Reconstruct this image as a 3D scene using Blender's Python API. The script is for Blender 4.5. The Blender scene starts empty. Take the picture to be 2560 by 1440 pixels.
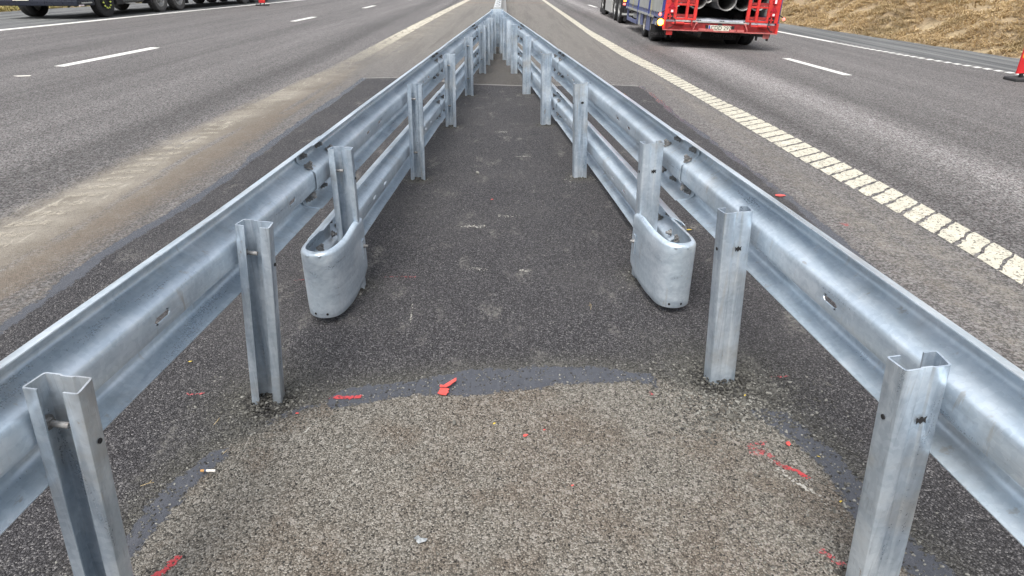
import bpy, math, random
import numpy as np
from mathutils import Vector, Matrix, noise as mnoise
random.seed(7); rng = np.random.default_rng(7)
R = math.radians
scene = bpy.context.scene
# ------------------------------------------------------------------ camera, sky, sun, exposure
cd = bpy.data.cameras.new('camera'); cam = bpy.data.objects.new('camera', cd)
scene.collection.objects.link(cam); scene.camera = cam
cd.sensor_width = 36.0; cd.lens = 22.5; cd.clip_start = 0.05; cd.clip_end = 2000
_pitch = 0.458736
cam.matrix_world = Matrix.Translation((0, 0, 1.5204)) @ Matrix.Rotation(math.pi/2 - _pitch, 4, 'X') @ Matrix.Rotation(0.0018, 4, 'Z')
w = bpy.data.worlds.new('World'); scene.world = w; w.use_nodes = True
nt = w.node_tree; nt.nodes.clear()
SUN_EL, SUN_AZ = 58.0, 200.0
sky = nt.nodes.new('ShaderNodeTexSky'); sky.sky_type = 'NISHITA'; sky.sun_disc = False
sky.sun_elevation = R(SUN_EL); sky.sun_rotation = R(SUN_AZ); sky.air_density = 1.0; sky.dust_density = 4.0; sky.ozone_density = 1.0
hs = nt.nodes.new('ShaderNodeHueSaturation'); hs.inputs['Saturation'].default_value = 0.30
bg = nt.nodes.new('ShaderNodeBackground'); bg.inputs[1].default_value = 0.13
wo = nt.nodes.new('ShaderNodeOutputWorld')
tc = nt.nodes.new('ShaderNodeTexCoord'); sx = nt.nodes.new('ShaderNodeSeparateXYZ'); mr = nt.nodes.new('ShaderNodeMapRange'); mm = nt.nodes.new('ShaderNodeMix'); mm.data_type = 'RGBA'; mm.blend_type = 'MULTIPLY'
mr.inputs[1].default_value = 0.0; mr.inputs[2].default_value = 1.0; mr.inputs[3].default_value = 0.55; mr.inputs[4].default_value = 2.6   # overcast: the cloud deck is brightest overhead
nt.links.new(tc.outputs['Generated'], sx.inputs[0]); nt.links.new(sx.outputs[2], mr.inputs[0]); mm.inputs[0].default_value = 1.0
nt.links.new(sky.outputs[0], hs.inputs['Color']); nt.links.new(hs.outputs[0], mm.inputs[6]); nt.links.new(mr.outputs[0], mm.inputs[7]); nt.links.new(mm.outputs[2], bg.inputs[0]); nt.links.new(bg.outputs[0], wo.inputs[0])
sl = bpy.data.lights.new('sun', 'SUN'); sl.energy = 1.3; sl.angle = R(22); sl.color = (1.0, 0.97, 0.92)
so = bpy.data.objects.new('sun', sl); scene.collection.objects.link(so)
so.rotation_euler = (R(90 - SUN_EL), 0, R(180 - SUN_AZ))
scene.view_settings.view_transform = 'Standard'; scene.view_settings.look = 'None'
scene.view_settings.exposure = 0.32; scene.view_settings.gamma = 1.0
scene.cycles.max_bounces = 6

# ------------------------------------------------------------------ helpers
COL = scene.collection
def link(o, parent=None):
    COL.objects.link(o)
    if parent is not None: o.parent = parent
    return o
def tag(o, label=None, cat=None, group=None, kind=None):
    if label: o['label'] = label
    if cat: o['category'] = cat
    if group: o['group'] = group
    if kind: o['kind'] = kind
    return o
def empty(name, loc=(0, 0, 0), rot=(0, 0, 0)):
    o = bpy.data.objects.new(name, None); o.location = loc; o.rotation_euler = rot
    o.empty_display_size = 0.2
    return link(o)
class MB:
    def __init__(s): s.v = []; s.f = []
    def add(s, vs, fs):
        b = len(s.v); s.v += [tuple(v) for v in vs]; s.f += [tuple(b+i for i in f) for f in fs]; return s
    def box(s, x0, x1, y0, y1, z0, z1):
        if x0 > x1: x0, x1 = x1, x0
        if y0 > y1: y0, y1 = y1, y0
        if z0 > z1: z0, z1 = z1, z0
        vs = [(x0,y0,z0),(x1,y0,z0),(x1,y1,z0),(x0,y1,z0),(x0,y0,z1),(x1,y0,z1),(x1,y1,z1),(x0,y1,z1)]
        return s.add(vs, [(0,3,2,1),(4,5,6,7),(0,1,5,4),(1,2,6,5),(2,3,7,6),(3,0,4,7)])
    def bar(s, p0, p1, wx, wz):
        p0 = Vector(p0); p1 = Vector(p1); d = (p1-p0).normalized()
        up = Vector((0,0,1)) if abs(d.z) < .95 else Vector((1,0,0))
        a = d.cross(up).normalized(); b = a.cross(d)
        vs = [p+a*i*wx/2+b*j*wz/2 for p in (p0,p1) for i,j in ((-1,-1),(1,-1),(1,1),(-1,1))]
        return s.add(vs, [(0,1,2,3),(7,6,5,4),(0,4,5,1),(1,5,6,2),(2,6,7,3),(3,7,4,0)])
    def cyl(s, p0, p1, r, n=16, r1=None, cap=True):
        p0 = Vector(p0); p1 = Vector(p1); r1 = r if r1 is None else r1; d = (p1-p0).normalized()
        up = Vector((0,0,1)) if abs(d.z) < .95 else Vector((1,0,0))
        a = d.cross(up).normalized(); b = a.cross(d)
        vs = []
        for p, rr in ((p0,r),(p1,r1)):
            for k in range(n):
                t = 2*math.pi*k/n; vs.append(p+(a*math.cos(t)+b*math.sin(t))*rr)
        fs = [(k,(k+1)%n,n+(k+1)%n,n+k) for k in range(n)]
        if cap: fs += [tuple(range(n-1,-1,-1)), tuple(range(n,2*n))]
        return s.add(vs, fs)
    def lathe(s, c, ax, prof, n=28):   # prof: (radius, axial) closed loop about axis ax through c
        c = Vector(c); ax = Vector(ax).normalized(); up = Vector((0,0,1)); a = ax.cross(up).normalized(); b = a.cross(ax)
        m = len(prof); vs = []
        for k in range(n):
            t = 2*math.pi*k/n; d = a*math.cos(t)+b*math.sin(t)
            for r, h in prof: vs.append(c+d*r+ax*h)
        fs = [(k*m+j, ((k+1)%n)*m+j, ((k+1)%n)*m+(j+1)%m, k*m+(j+1)%m) for k in range(n) for j in range(m)]
        return s.add(vs, fs)
    def tube(s, pts, r, n=8):
        P = [Vector(p) for p in pts]; vs = []; m = len(P)
        for i, p in enumerate(P):
            d = (P[min(i+1,m-1)]-P[max(i-1,0)]).normalized()
            up = Vector((0,0,1)) if abs(d.z) < .9 else Vector((1,0,0))
            a = d.cross(up).normalized(); b = a.cross(d)
            rr = r[i] if isinstance(r, (list,tuple)) else r
            for k in range(n):
                t = 2*math.pi*k/n; vs.append(p+(a*math.cos(t)+b*math.sin(t))*rr)
        fs = [(i*n+k, i*n+(k+1)%n, (i+1)*n+(k+1)%n, (i+1)*n+k) for i in range(m-1) for k in range(n)]
        fs += [tuple(range(n-1,-1,-1)), tuple((m-1)*n+k for k in range(n))]
        return s.add(vs, fs)
    def prism(s, poly, axis, a0, a1):  # poly 2D, extruded along axis ('x': poly is (y,z); 'y': (x,z); 'z': (x,y))
        n = len(poly); vs = []
        for a in (a0, a1):
            for p, q in poly: vs.append({'x':(a,p,q),'y':(p,a,q),'z':(p,q,a)}[axis])
        return s.add(vs, [tuple(range(n-1,-1,-1)), tuple(range(n,2*n))]+[(k,(k+1)%n,n+(k+1)%n,n+k) for k in range(n)])
    def build(s, name, mat, parent=None, smooth=None, bevel=0, solid=0, off=0, recalc=True):
        me = bpy.data.meshes.new(name); me.from_pydata(s.v, [], s.f); me.update()
        if recalc:
            import bmesh
            bm = bmesh.new(); bm.from_mesh(me); bmesh.ops.recalc_face_normals(bm, faces=bm.faces); bm.to_mesh(me); bm.free()
        me.materials.append(mat)
        o = bpy.data.objects.new(name, me); link(o, parent)
        if smooth is not None:
            me.shade_smooth()
            try: me.set_sharp_from_angle(angle=R(smooth))
            except Exception: pass
        if solid:
            m = o.modifiers.new('solid', 'SOLIDIFY'); m.thickness = solid; m.offset = off
        if solid and smooth is not None:
            m = o.modifiers.new('split', 'EDGE_SPLIT'); m.split_angle = R(38)
        if bevel:
            m = o.modifiers.new('bevel', 'BEVEL'); m.width = bevel; m.segments = 2; m.limit_method = 'ANGLE'
        return o
def text_obj(txt, size, mat, name, parent, loc, rot, ext=0.0015):
    cu = bpy.data.curves.new(name, 'FONT'); cu.body = txt; cu.size = size; cu.extrude = ext; cu.align_x = 'CENTER'; cu.align_y = 'CENTER'
    t = bpy.data.objects.new(name+'_tmp', cu); COL.objects.link(t)
    dg = bpy.context.evaluated_depsgraph_get(); me = bpy.data.meshes.new_from_object(t.evaluated_get(dg))
    bpy.data.objects.remove(t); me.materials.clear(); me.materials.append(mat)
    o = bpy.data.objects.new(name, me); o.location = loc; o.rotation_euler = rot
    return link(o, parent)
def lerp_pts(tab, y):
    t = sorted(tab); return float(np.interp(y, [q[0] for q in t], [q[1] for q in t]))

# ------------------------------------------------------------------ node helper
class N:
    def __init__(s, name):
        s.m = bpy.data.materials.new(name); s.m.use_nodes = True; s.t = s.m.node_tree; s.t.nodes.clear()
        s.out = s.t.nodes.new('ShaderNodeOutputMaterial'); s.b = s.t.nodes.new('ShaderNodeBsdfPrincipled')
        s.t.links.new(s.b.outputs[0], s.out.inputs[0])
    def put(s, node, i, v):
        if v is None: return
        sock = node.inputs[i]
        if isinstance(v, bpy.types.NodeSocket): s.t.links.new(v, sock)
        elif isinstance(v, (tuple, list)) and sock.type == 'RGBA' and len(v) == 3: sock.default_value = (*v, 1)
        elif sock.type == 'RGBA': sock.default_value = (v, v, v, 1)
        else: sock.default_value = v
    def math(s, op, a, b=None, c=None, clamp=False):
        n = s.t.nodes.new('ShaderNodeMath'); n.operation = op; n.use_clamp = clamp
        for i, v in enumerate((a, b, c)): s.put(n, i, v)
        return n.outputs[0]
    def mix(s, f, a, b, mode='MIX'):
        n = s.t.nodes.new('ShaderNodeMix'); n.data_type = 'RGBA'; n.blend_type = mode
        s.put(n, 0, f); s.put(n, 6, a); s.put(n, 7, b); return n.outputs[2]
    def ramp(s, x, a, b, lo=0.0, hi=1.0, smooth=True):
        n = s.t.nodes.new('ShaderNodeMapRange'); n.interpolation_type = 'SMOOTHSTEP' if smooth else 'LINEAR'
        for i, v in enumerate((x, a, b, lo, hi)): s.put(n, i, v)
        return n.outputs[0]
    def coord(s, kind='Object', scale=(1,1,1), rot=(0,0,0), loc=(0,0,0)):
        c = s.t.nodes.new('ShaderNodeTexCoord'); m = s.t.nodes.new('ShaderNodeMapping')
        m.inputs['Scale'].default_value = scale; m.inputs['Rotation'].default_value = rot; m.inputs['Location'].default_value = loc
        s.t.links.new(c.outputs[kind], m.inputs[0]); return m.outputs[0]
    def pos(s, scale=(1,1,1), loc=(0,0,0)):
        g = s.t.nodes.new('ShaderNodeNewGeometry'); m = s.t.nodes.new('ShaderNodeMapping')
        m.inputs['Scale'].default_value = scale; m.inputs['Location'].default_value = loc
        s.t.links.new(g.outputs['Position'], m.inputs[0]); return m.outputs[0]
    def noise(s, vec, sc, det=3, rough=.55, dim='3D'):
        n = s.t.nodes.new('ShaderNodeTexNoise'); n.noise_dimensions = dim
        s.put(n, 'Vector', vec); s.put(n, 'Scale', sc); s.put(n, 'Detail', det); s.put(n, 'Roughness', rough); return n.outputs[0]
    def voro(s, vec, sc, feat='F1', dim='3D', rnd=1.0):
        n = s.t.nodes.new('ShaderNodeTexVoronoi'); n.feature = feat; n.voronoi_dimensions = dim
        s.put(n, 'Vector', vec); s.put(n, 'Scale', sc); s.put(n, 'Randomness', rnd); return n
    def attr(s, name):
        n = s.t.nodes.new('ShaderNodeAttribute'); n.attribute_name = name; return n.outputs['Fac']
    def rgb1(s, col):
        n = s.t.nodes.new('ShaderNodeSeparateColor'); s.t.links.new(col, n.inputs[0]); return n.outputs
    def sepy(s):
        n = s.t.nodes.new('ShaderNodeSeparateXYZ'); s.t.links.new(s.pos(), n.inputs[0]); return n.outputs[1]
    def rnd(s):
        n = s.t.nodes.new('ShaderNodeObjectInfo'); return n.outputs['Random']
    def bump(s, h, st, dist, prev=None):
        n = s.t.nodes.new('ShaderNodeBump'); s.put(n, 'Height', h); s.put(n, 'Strength', st); s.put(n, 'Distance', dist)
        if prev is not None: s.put(n, 'Normal', prev)
        return n.outputs[0]
    def set(s, **k):
        names = dict(base='Base Color', rough='Roughness', metal='Metallic', normal='Normal', spec='Specular IOR Level', emit='Emission Color', estr='Emission Strength', alpha='Alpha')
        for a, v in k.items(): s.put(s.b, names[a], v)
        return s
def simple(name, col, rough=.5, metal=0.0, var=.15, nsc=8.0, bump=0.0, dirt=0.0, dirtcol=(.12,.1,.08)):
    n = N(name); p = n.coord(); a = n.noise(p, nsc, 4); c = n.mix(n.ramp(a, .3, .7), tuple(x*(1-var) for x in col), tuple(min(1, x*(1+var)) for x in col))
    if dirt:
        d = n.noise(p, nsc*2.3, 5, .65); c = n.mix(n.ramp(d, .62-dirt*.3, .75, 0, .8), c, dirtcol)
    n.set(base=c, rough=n.ramp(a, .2, .8, max(0.05, rough-.08), min(1, rough+.1)), metal=metal)
    if bump: n.set(normal=n.bump(n.noise(p, nsc*6, 4), .3, bump))
    return n.m
def emitter(name, col, st):
    n = N(name); n.set(base=col, emit=col, estr=st, rough=.3); return n.m

# ------------------------------------------------------------------ materials
def galvanized(name, kind):
    n = N(name); g = n.pos(); o = n.coord()
    st = n.pos(scale=(14, 14, 1.3)) if kind == 'post' else n.pos(scale=(9, 1.1, 16))
    a = n.noise(g, 6, 4); b = n.noise(st, 1.6 if kind == 'post' else 1.2, 5, .6); fine = n.noise(g, 180, 3, .7); sp = n.voro(g, 75)
    dark = (.44,.54,.64); mid = (.57,.68,.77); light = (.74,.83,.91)
    if kind == 'post': dark = (.26,.33,.41); mid = (.42,.51,.60); light = (.64,.72,.79)
    c = n.mix(n.ramp(b, .30, .55), dark, mid); c = n.mix(n.ramp(n.math('ADD', n.math('MULTIPLY', a, .6), n.math('MULTIPLY', b, .4)), .44, .64), c, light)
    cell = n.rgb1(sp.outputs['Color'])[0]
    c = n.mix(.20, c, n.mix(cell, (.34,.39,.44), (.80,.84,.87)))
    c = n.mix(n.ramp(fine, .62, .8, 0, .35), c, (.2,.22,.24))
    # dusty, slightly brown stains and rust freckles
    dn = n.noise(g, 3.1, 5, .6); c = n.mix(n.ramp(dn, .53, .72, 0, .55 if kind == 'post' else .33), c, (.36,.335,.29))
    rn = n.noise(n.pos(scale=(1,.35,1)) if kind != 'post' else n.pos(scale=(1,1,.4)), 21, 5, .7)
    c = n.mix(n.ramp(rn, .665, .74, 0, .75 if kind == 'post' else .45), c, (.25,.155,.085))
    r = n.rnd(); c = n.mix(n.math('MULTIPLY', r, .18), c, (.33,.36,.39))
    sv_ = n.noise(n.pos(scale=(150,150,2.2)) if kind == 'post' else n.pos(scale=(60,1.6,260)), 1.0, 3, .6)
    c = n.mix(n.ramp(sv_, .60, .72, 0, .35 if kind == 'post' else .14), c, (.20,.235,.28)); c = n.mix(n.ramp(sv_, .38, .28, 0, .35 if kind == 'post' else .2), c, (.86,.89,.91))
    drip = n.noise(n.pos(scale=(30,30,1.5)) if kind == 'post' else n.pos(scale=(22,22,3.5)), 1.0, 4, .65)
    c = n.mix(n.math('MULTIPLY', n.ramp(drip, .60, .70, 0, .5), n.ramp(dn, .42, .56)), c, (.40,.37,.32))
    n.set(base=c, metal=.55, rough=n.ramp(n.math('ADD', n.math('MULTIPLY', b, .7), n.math('MULTIPLY', fine, .3)), .3, .7, .26, .46), spec=.5)
    n.set(normal=n.bump(n.noise(g, 14, 2), .15, .002, n.bump(fine, .16, .001)))
    return n.m
M_BEAM = galvanized('galvanized_beam', 'beam'); M_POST = galvanized('galvanized_post', 'post')
M_BOLT = simple('bolt_steel', (.24,.24,.235), .6, .35, .3, 60, dirt=.3, dirtcol=(.16,.09,.05))
M_HOLE = simple('hole_shadow_dark', (.015,.015,.016), .9)

def asphalt():
    n = N('asphalt'); p2 = n.pos()
    v1 = n.voro(p2, 185, dim='2D'); v2 = n.voro(p2, 390, dim='2D')
    r1 = n.rgb1(v1.outputs['Color']); r2 = n.rgb1(v2.outputs['Color'])
    gap = n.ramp(v1.outputs['Distance'], .28, .60, 1.0, .35)
    clump = n.math('MULTIPLY', n.ramp(n.noise(p2, 55, 3, .85), .32, .68, .45, 1.60, False), n.ramp(n.noise(p2, 15, 2, .7), .3, .7, .86, 1.14, False))
    low = n.noise(p2, .9, 5, .6); med = n.noise(p2, 7, 5, .65); fin = n.noise(p2, 45, 3, .6); grit = n.noise(p2, 620, 2, .7)
    streak = n.noise(n.pos(scale=(2.4, .12, 1)), 1.0, 4, .6)
    chip = n.math('POWER', r1[0], 4.0)
    v3 = n.voro(p2, 68, dim='2D'); r3 = n.rgb1(v3.outputs['Color']); gap3 = n.ramp(v3.outputs['Distance'], .30, .62, 1.0, .30)
    coarse = n.ramp(n.noise(p2, 30, 2, .8), .3, .7, .62, 1.4, False)
    mr_ = n.math('MULTIPLY', n.math('MULTIPLY', n.math('ADD', n.math('MULTIPLY', n.math('POWER', r3[0], 1.5), 1.15), n.math('MULTIPLY', r1[1], .50)), gap3), coarse)
    clump2 = n.ramp(n.noise(p2, 55, 3, .85), .32, .68, .68, 1.34, False)
    # worn road with pinkish grey chips
    m1 = n.math('MULTIPLY', n.math('MULTIPLY', n.math('ADD', n.math('MULTIPLY', r1[0], 1.15), n.math('MULTIPLY', r2[1], .55)), gap), clump)
    road = n.mix(n.math('MULTIPLY', mr_, 1.05, clamp=True), (.009,.0088,.0088), (.225,.215,.210))
    road = n.mix(n.math('MULTIPLY', n.ramp(r3[1], .70, .92), .40), road, (.125,.092,.086))
    road = n.mix(n.ramp(r3[2], .86, .95, 0, .6), road, (.34,.33,.32)); road = n.mix(n.ramp(r1[2], .86, .95, 0, .55), road, (.36,.35,.34))
    tr = n.attr('track'); fac = n.math('ADD', 1.0, n.math('MULTIPLY', tr, .75))
    fac = n.math('MULTIPLY', fac, n.ramp(streak, .25, .75, .80, 1.2, False)); fac = n.math('MULTIPLY', fac, n.ramp(med, .3, .7, .9, 1.1, False))
    cmb = n.t.nodes.new('ShaderNodeCombineColor'); [n.put(cmb, i, fac) for i in range(3)]
    road = n.mix(1.0, road, cmb.outputs[0], 'MULTIPLY')
    # smoother shoulder
    shc = n.mix(n.ramp(n.noise(n.pos(scale=(3.4,.1,1)), 1.0, 4, .6), .35, .68), (.085,.088,.09), (.20,.205,.20))
    road = n.mix(n.attr('shoulder'), road, shc)
    # gore asphalt, flatter and beige
    gore = n.mix(m1, (.045,.042,.038), (.255,.24,.215)); gore = n.mix(n.ramp(med, .35, .7, 0, .35), gore, (.25,.23,.20)); gore = n.mix(n.ramp(streak, .48, .62, 0, .55), gore, (.115,.105,.095)); gore = n.mix(n.ramp(n.noise(n.pos(scale=(9,.2,1)), 1.0, 3, .6), .60, .66, 0, .5), gore, (.10,.09,.08))
    road = n.mix(n.attr('gore'), road, gore); road = n.mix(n.math('MULTIPLY', n.attr('inrail'), .85), road, n.mix(m1, (.013,.012,.011), (.135,.123,.11)))
    # dust
    dcol = n.mix(n.ramp(low, .38, .62), (.285,.26,.215), (.165,.145,.115)); dcol = n.mix(n.ramp(fin, .5, .75, 0, .45), dcol, (.13,.11,.09))
    dcol = n.mix(n.ramp(n.noise(n.pos(scale=(3,.5,1)), 3, 5, .65), .56, .68, 0, .7), dcol, (.46,.43,.36))
    dcol = n.mix(n.math('MULTIPLY', n.attr('brown'), n.ramp(med, .25, .6, .6, 1)), dcol, n.mix(fin, (.065,.053,.040), (.215,.175,.135)))
    dcol = n.mix(n.ramp(r1[0], 0, .35, .40, 0), dcol, (.07,.058,.045))
    dm = n.math('ADD', n.attr('dust'), n.math('MULTIPLY', n.math('SUBTRACT', med, .5), .8))
    dm = n.math('ADD', dm, n.math('MULTIPLY', n.math('SUBTRACT', r1[2], .5), .45))
    dm = n.math('SUBTRACT', dm, n.ramp(n.noise(n.pos(scale=(5,.28,1)), 1.0, 4, .6), .52, .70, 0, .55))
    road = n.mix(n.ramp(dm, .25, .9, 0, .90), road, dcol)
    # coarse brown asphalt at the front
    m2 = n.math('MULTIPLY', n.math('MULTIPLY', n.math('ADD', n.math('MULTIPLY', r1[0], .9), n.math('MULTIPLY', r2[0], .75)), gap), clump2)
    old = n.mix(n.math('MULTIPLY', m2, .85, clamp=True), (.050,.045,.037), (.240,.220,.185))
    old = n.mix(n.ramp(low, .42, .62, 0, .5), old, n.mix(m2, (.045,.034,.025), (.215,.17,.13)))
    old = n.mix(n.ramp(med, .55, .8, 0, .35), old, (.19,.18,.155)); old = n.mix(n.math('MULTIPLY', chip, .35), old, (.5,.48,.44))
    old = n.mix(n.ramp(n.noise(p2, 3.0, 5, .6), .48, .62, 0, .75), old, n.mix(m2, (.032,.025,.018), (.20,.165,.13)))
    old = n.mix(n.ramp(r1[1], .88, .95, 0, .6), old, (.40,.375,.33))
    old = n.mix(n.ramp(r1[2], .90, .95, 0, .85), old, (.012,.011,.010)); old = n.mix(n.ramp(r3[2], .975, .985, 0, .4), old, (.40,.37,.33))
    rag = n.math('MULTIPLY', n.math('SUBTRACT', fin, .5), .11); rag2 = n.math('MULTIPLY', n.math('SUBTRACT', med, .5), .10)
    sd_in = n.math('ADD', n.math('ADD', n.attr('inner'), rag), rag2)
    # new dark asphalt
    m3 = n.math('MULTIPLY', n.math('ADD', n.math('MULTIPLY', n.math('POWER', r1[0], 2.2), .85), n.math('MULTIPLY', n.math('POWER', r2[0], 2.0), .5)), n.math('MULTIPLY', gap, clump2))
    new = n.mix(n.math('MULTIPLY', m3, .9, clamp=True), (.0085,.0080,.0095), (.150,.144,.149))
    new = n.mix(n.ramp(r1[1], .86, .95, 0, .75), new, (.24,.232,.228)); new = n.mix(n.ramp(r1[2], .80, .92, 0, .6), new, (.006,.0055,.006))
    scuff = n.noise(n.pos(scale=(2.2, 1, 1)), 2.4, 6, .68)
    new = n.mix(n.math('MULTIPLY', n.ramp(scuff, .55, .70, 0, .8), n.ramp(fin, .38, .60)), new, (.22,.21,.19))
    new = n.mix(n.ramp(low, .45, .65, 0, .22), new, (.10,.095,.092))
    new = n.mix(n.math('MULTIPLY', n.attr('grav'), n.ramp(r2[2], .1, .5, .25, .85)), new, n.mix(r1[0], (.025,.024,.018), (.165,.16,.13)))
    sd_p = n.math('ADD', n.attr('patch'), n.math('MULTIPLY', rag, .6))
    c = n.mix(n.ramp(sd_p, -.02, .03), road, new)
    c = n.mix(n.ramp(sd_in, -.05, .06), c, old)
    # bitumen sealing band
    sd_s = n.math('ADD', n.math('ADD', n.attr('seal'), n.math('MULTIPLY', rag, .75)), n.math('MULTIPLY', n.math('SUBTRACT', n.noise(p2, 3.2, 4, .6), .5), .13))
    sm = n.math('MULTIPLY', n.ramp(sd_s, -.004, .006), n.ramp(n.math('ADD', n.math('MULTIPLY', r1[2], .5), fin), 1.02, 1.12, 1, .30))
    smcol = n.mix(n.noise(n.pos(scale=(3,1,1)), 14, 4, .7), (.036,.039,.047), (.092,.096,.108))
    c = n.mix(sm, c, smcol)
    # thin chalk seam round the far edge, rusty transverse joints
    c = n.mix(n.math('MULTIPLY', n.ramp(n.math('ADD', n.attr('thin'), n.math('MULTIPLY', rag, .12)), -.006, .004), .75), c, (.33,.32,.30))
    c = n.mix(n.math('MULTIPLY', n.attr('rust'), n.ramp(med, .3, .6, .3, .8)), c, (.22,.15,.10))
    n.set(base=c, spec=.35)
    rr = n.mix(sm, n.ramp(r1[1], 0, 1, .62, .95, False), .27)
    n.set(rough=rr)
    h = n.math('SUBTRACT', n.math('MULTIPLY', n.math('SUBTRACT', 1.0, v1.outputs['Distance']), n.math('ADD', .45, n.math('MULTIPLY', r1[1], .9))), 0)
    h = n.math('ADD', h, n.math('MULTIPLY', grit, .25)); h = n.math('MULTIPLY', h, n.math('SUBTRACT', 1.0, n.math('MULTIPLY', sm, .85)))
    h = n.math('MULTIPLY', h, n.math('SUBTRACT', 1.0, n.math('MULTIPLY', n.attr('dust'), .6)))
    n.set(normal=n.bump(h, .9, .0055))
    return n.m
M_ASPH = asphalt()
def paint(name, col, worn=.5, crisp=True):
    n = N(name); p = n.pos(); a = n.noise(p, 9, 5, .65); b = n.noise(p, 60, 4, .65); v = n.voro(p, 110, dim='2D')
    c = n.mix(n.ramp(a, .35, .7), tuple(x*.82 for x in col), col); c = n.mix(n.ramp(b, .60, .78, 0, worn), c, (.12,.11,.10))
    n.set(base=c, rough=.7, normal=n.bump(v.outputs['Distance'], .5, .003)); return n
def alpha_out(n, fac):
    tr = n.t.nodes.new('ShaderNodeBsdfTransparent'); mx = n.t.nodes.new('ShaderNodeMixShader')
    n.put(mx, 0, fac); n.t.links.new(tr.outputs[0], mx.inputs[1]); n.t.links.new(n.b.outputs[0], mx.inputs[2]); n.t.links.new(mx.outputs[0], n.out.inputs[0]); return n.m
M_WHITE = paint('road_paint_white', (.72,.71,.67), .35).m
_n = paint('road_paint_cream', (.56,.53,.43), .7); _v = _n.voro(_n.pos(), 105, dim='2D'); _b = _n.noise(_n.pos(), 38, 5, .7)
M_CREAM = alpha_out(_n, _n.ramp(_n.math('ADD', _b, _n.math('MULTIPLY', _n.rgb1(_v.outputs['Color'])[0], .28)), .48, .55, .12, 1))
_n = paint('road_paint_worn', (.44,.40,.325), .6); _v = _n.voro(_n.pos(), 105, dim='2D'); _b = _n.noise(_n.pos(scale=(1.5,1,1)), 20, 5, .7)
M_WORN = alpha_out(_n, _n.ramp(_n.math('ADD', _b, _n.math('MULTIPLY', _n.rgb1(_v.outputs['Color'])[0], .2)), .50, .66, 0, .62))
_n = paint('dusty_line_paint', (.56,.52,.42), .4); M_DUSTLINE = alpha_out(_n, _n.ramp(_n.noise(_n.pos(scale=(1,.25,1)), 8, 5, .65), .34, .46, .35, .95) if False else _n.math('MULTIPLY', _n.ramp(_n.noise(_n.pos(scale=(1,.25,1)), 8, 5, .65), .34, .5, .25, .92), _n.ramp(_n.sepy(), 11.5, 21, .15, 1)))
def spray(name, col, dens, sc=170):
    n = N(name); n.set(base=col, rough=.6); p = n.pos(); e = n.attr('edge')
    v = n.voro(p, sc, dim='2D'); r = n.rgb1(v.outputs['Color'])[0]
    f = n.math('ADD', n.math('MULTIPLY', r, .55), n.math('MULTIPLY', n.noise(p, 40, 4, .7), .6))
    return alpha_out(n, n.ramp(n.math('ADD', f, n.math('MULTIPLY', e, .75)), 1.15-dens, 1.30-dens, 0, .9))
M_RED_SPRAY = spray('red_marking_spray', (.45,.05,.055), .62); M_RED_FAINT = spray('faint_red_spray', (.40,.085,.09), .30)
M_CHALK = spray('chalk_scuff', (.40,.385,.34), .26, 120)

# ------------------------------------------------------------------ road geometry (measured)
def zroad(x):
    return np.where(x > 2.2, -.035*(x-2.2), 0.0)
LSEAM = [(-2.42,-3),(-2.42,2.97),(-2.45,3.5),(-2.43,3.82),(-2.37,4.28),(-2.34,5.05),(-2.37,5.95),(-2.38,7.4),(-2.35,8.97),(-2.36,10.62)]
RSEAM = [(2.03,-3),(2.03,2.08),(2.04,2.66),(2.07,3.14),(2.06,3.84),(2.08,4.48),(2.06,5.19),(2.0,6.55),(1.93,7.9),(1.94,9.18),(1.9,9.87)]
FAR = [(-2.36,10.62),(-1.78,10.72),(-.59,10.03),(.14,9.89),(1.53,9.98),(1.9,9.87)]
ARC = [(-1.12,-3),(-1.13,.4),(-1.13,1.0),(-1.12,1.38),(-1.11,1.5),(-1.08,1.65),(-1.02,1.78),(-.95,1.88),(-.86,1.99),(-.73,2.06),(-.6,2.12),(-.45,2.155),(-.3,2.18),(-.15,2.21),(.03,2.22),(.2,2.255),(.37,2.26),(.54,2.24),(.76,2.15),(.92,2.06),(1.02,1.95),(1.08,1.8),(1.11,1.63),(1.12,1.48),(1.16,1.34),(1.22,1.2),(1.25,.4),(1.25,-3)]
def poly_dist(P, pts):
    pts = np.array(pts, float); best = np.full(P.shape[0], 1e9); tt = np.zeros(P.shape[0])
    acc = 0
    for a, b in zip(pts[:-1], pts[1:]):
        ab = b-a; L = np.hypot(*ab); t = np.clip(((P-a)@ab)/(L*L+1e-12), 0, 1); d = np.hypot(*(P-a-t[:,None]*ab).T)
        m = d < best; best[m] = d[m]; tt[m] = acc+t[m]*L; acc += L
    return best, tt
def inside(P, poly):
    poly = np.array(poly, float); x, y = P[:,0], P[:,1]; r = np.zeros(len(P), bool); j = len(poly)-1
    for i in range(len(poly)):
        xi, yi = poly[i]; xj, yj = poly[j]
        c = ((yi > y) != (yj > y)) & (x < (xj-xi)*(y-yi)/(yj-yi+1e-12)+xi); r ^= c; j = i
    return r
def ss(x, a, b):
    t = np.clip((x-a)/(b-a), 0, 1); return t*t*(3-2*t)
RL = [(-3,2.86),(3.5,2.80),(4.07,2.76),(4.54,2.73),(5.62,2.64),(6.94,2.58),(8.81,2.52),(11.4,2.38),(13.65,2.2),(17.85,2.07),(41.75,1.77),(90,1.2)]
RR = [(-3,3.16),(3.5,3.08),(4.63,3.04),(5.67,2.98),(7.0,2.92),(8.86,2.78),(11.48,2.66),(13.77,2.5),(19.56,2.26),(41.75,1.97),(90,1.42)]
RE = [(-3,11.2),(5,10.75),(11,10.1),(13.12,9.87),(15.46,9.36),(17.58,9.06),(23.,8.62),(40,6.9),(60,5),(90,2.5)]
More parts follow.
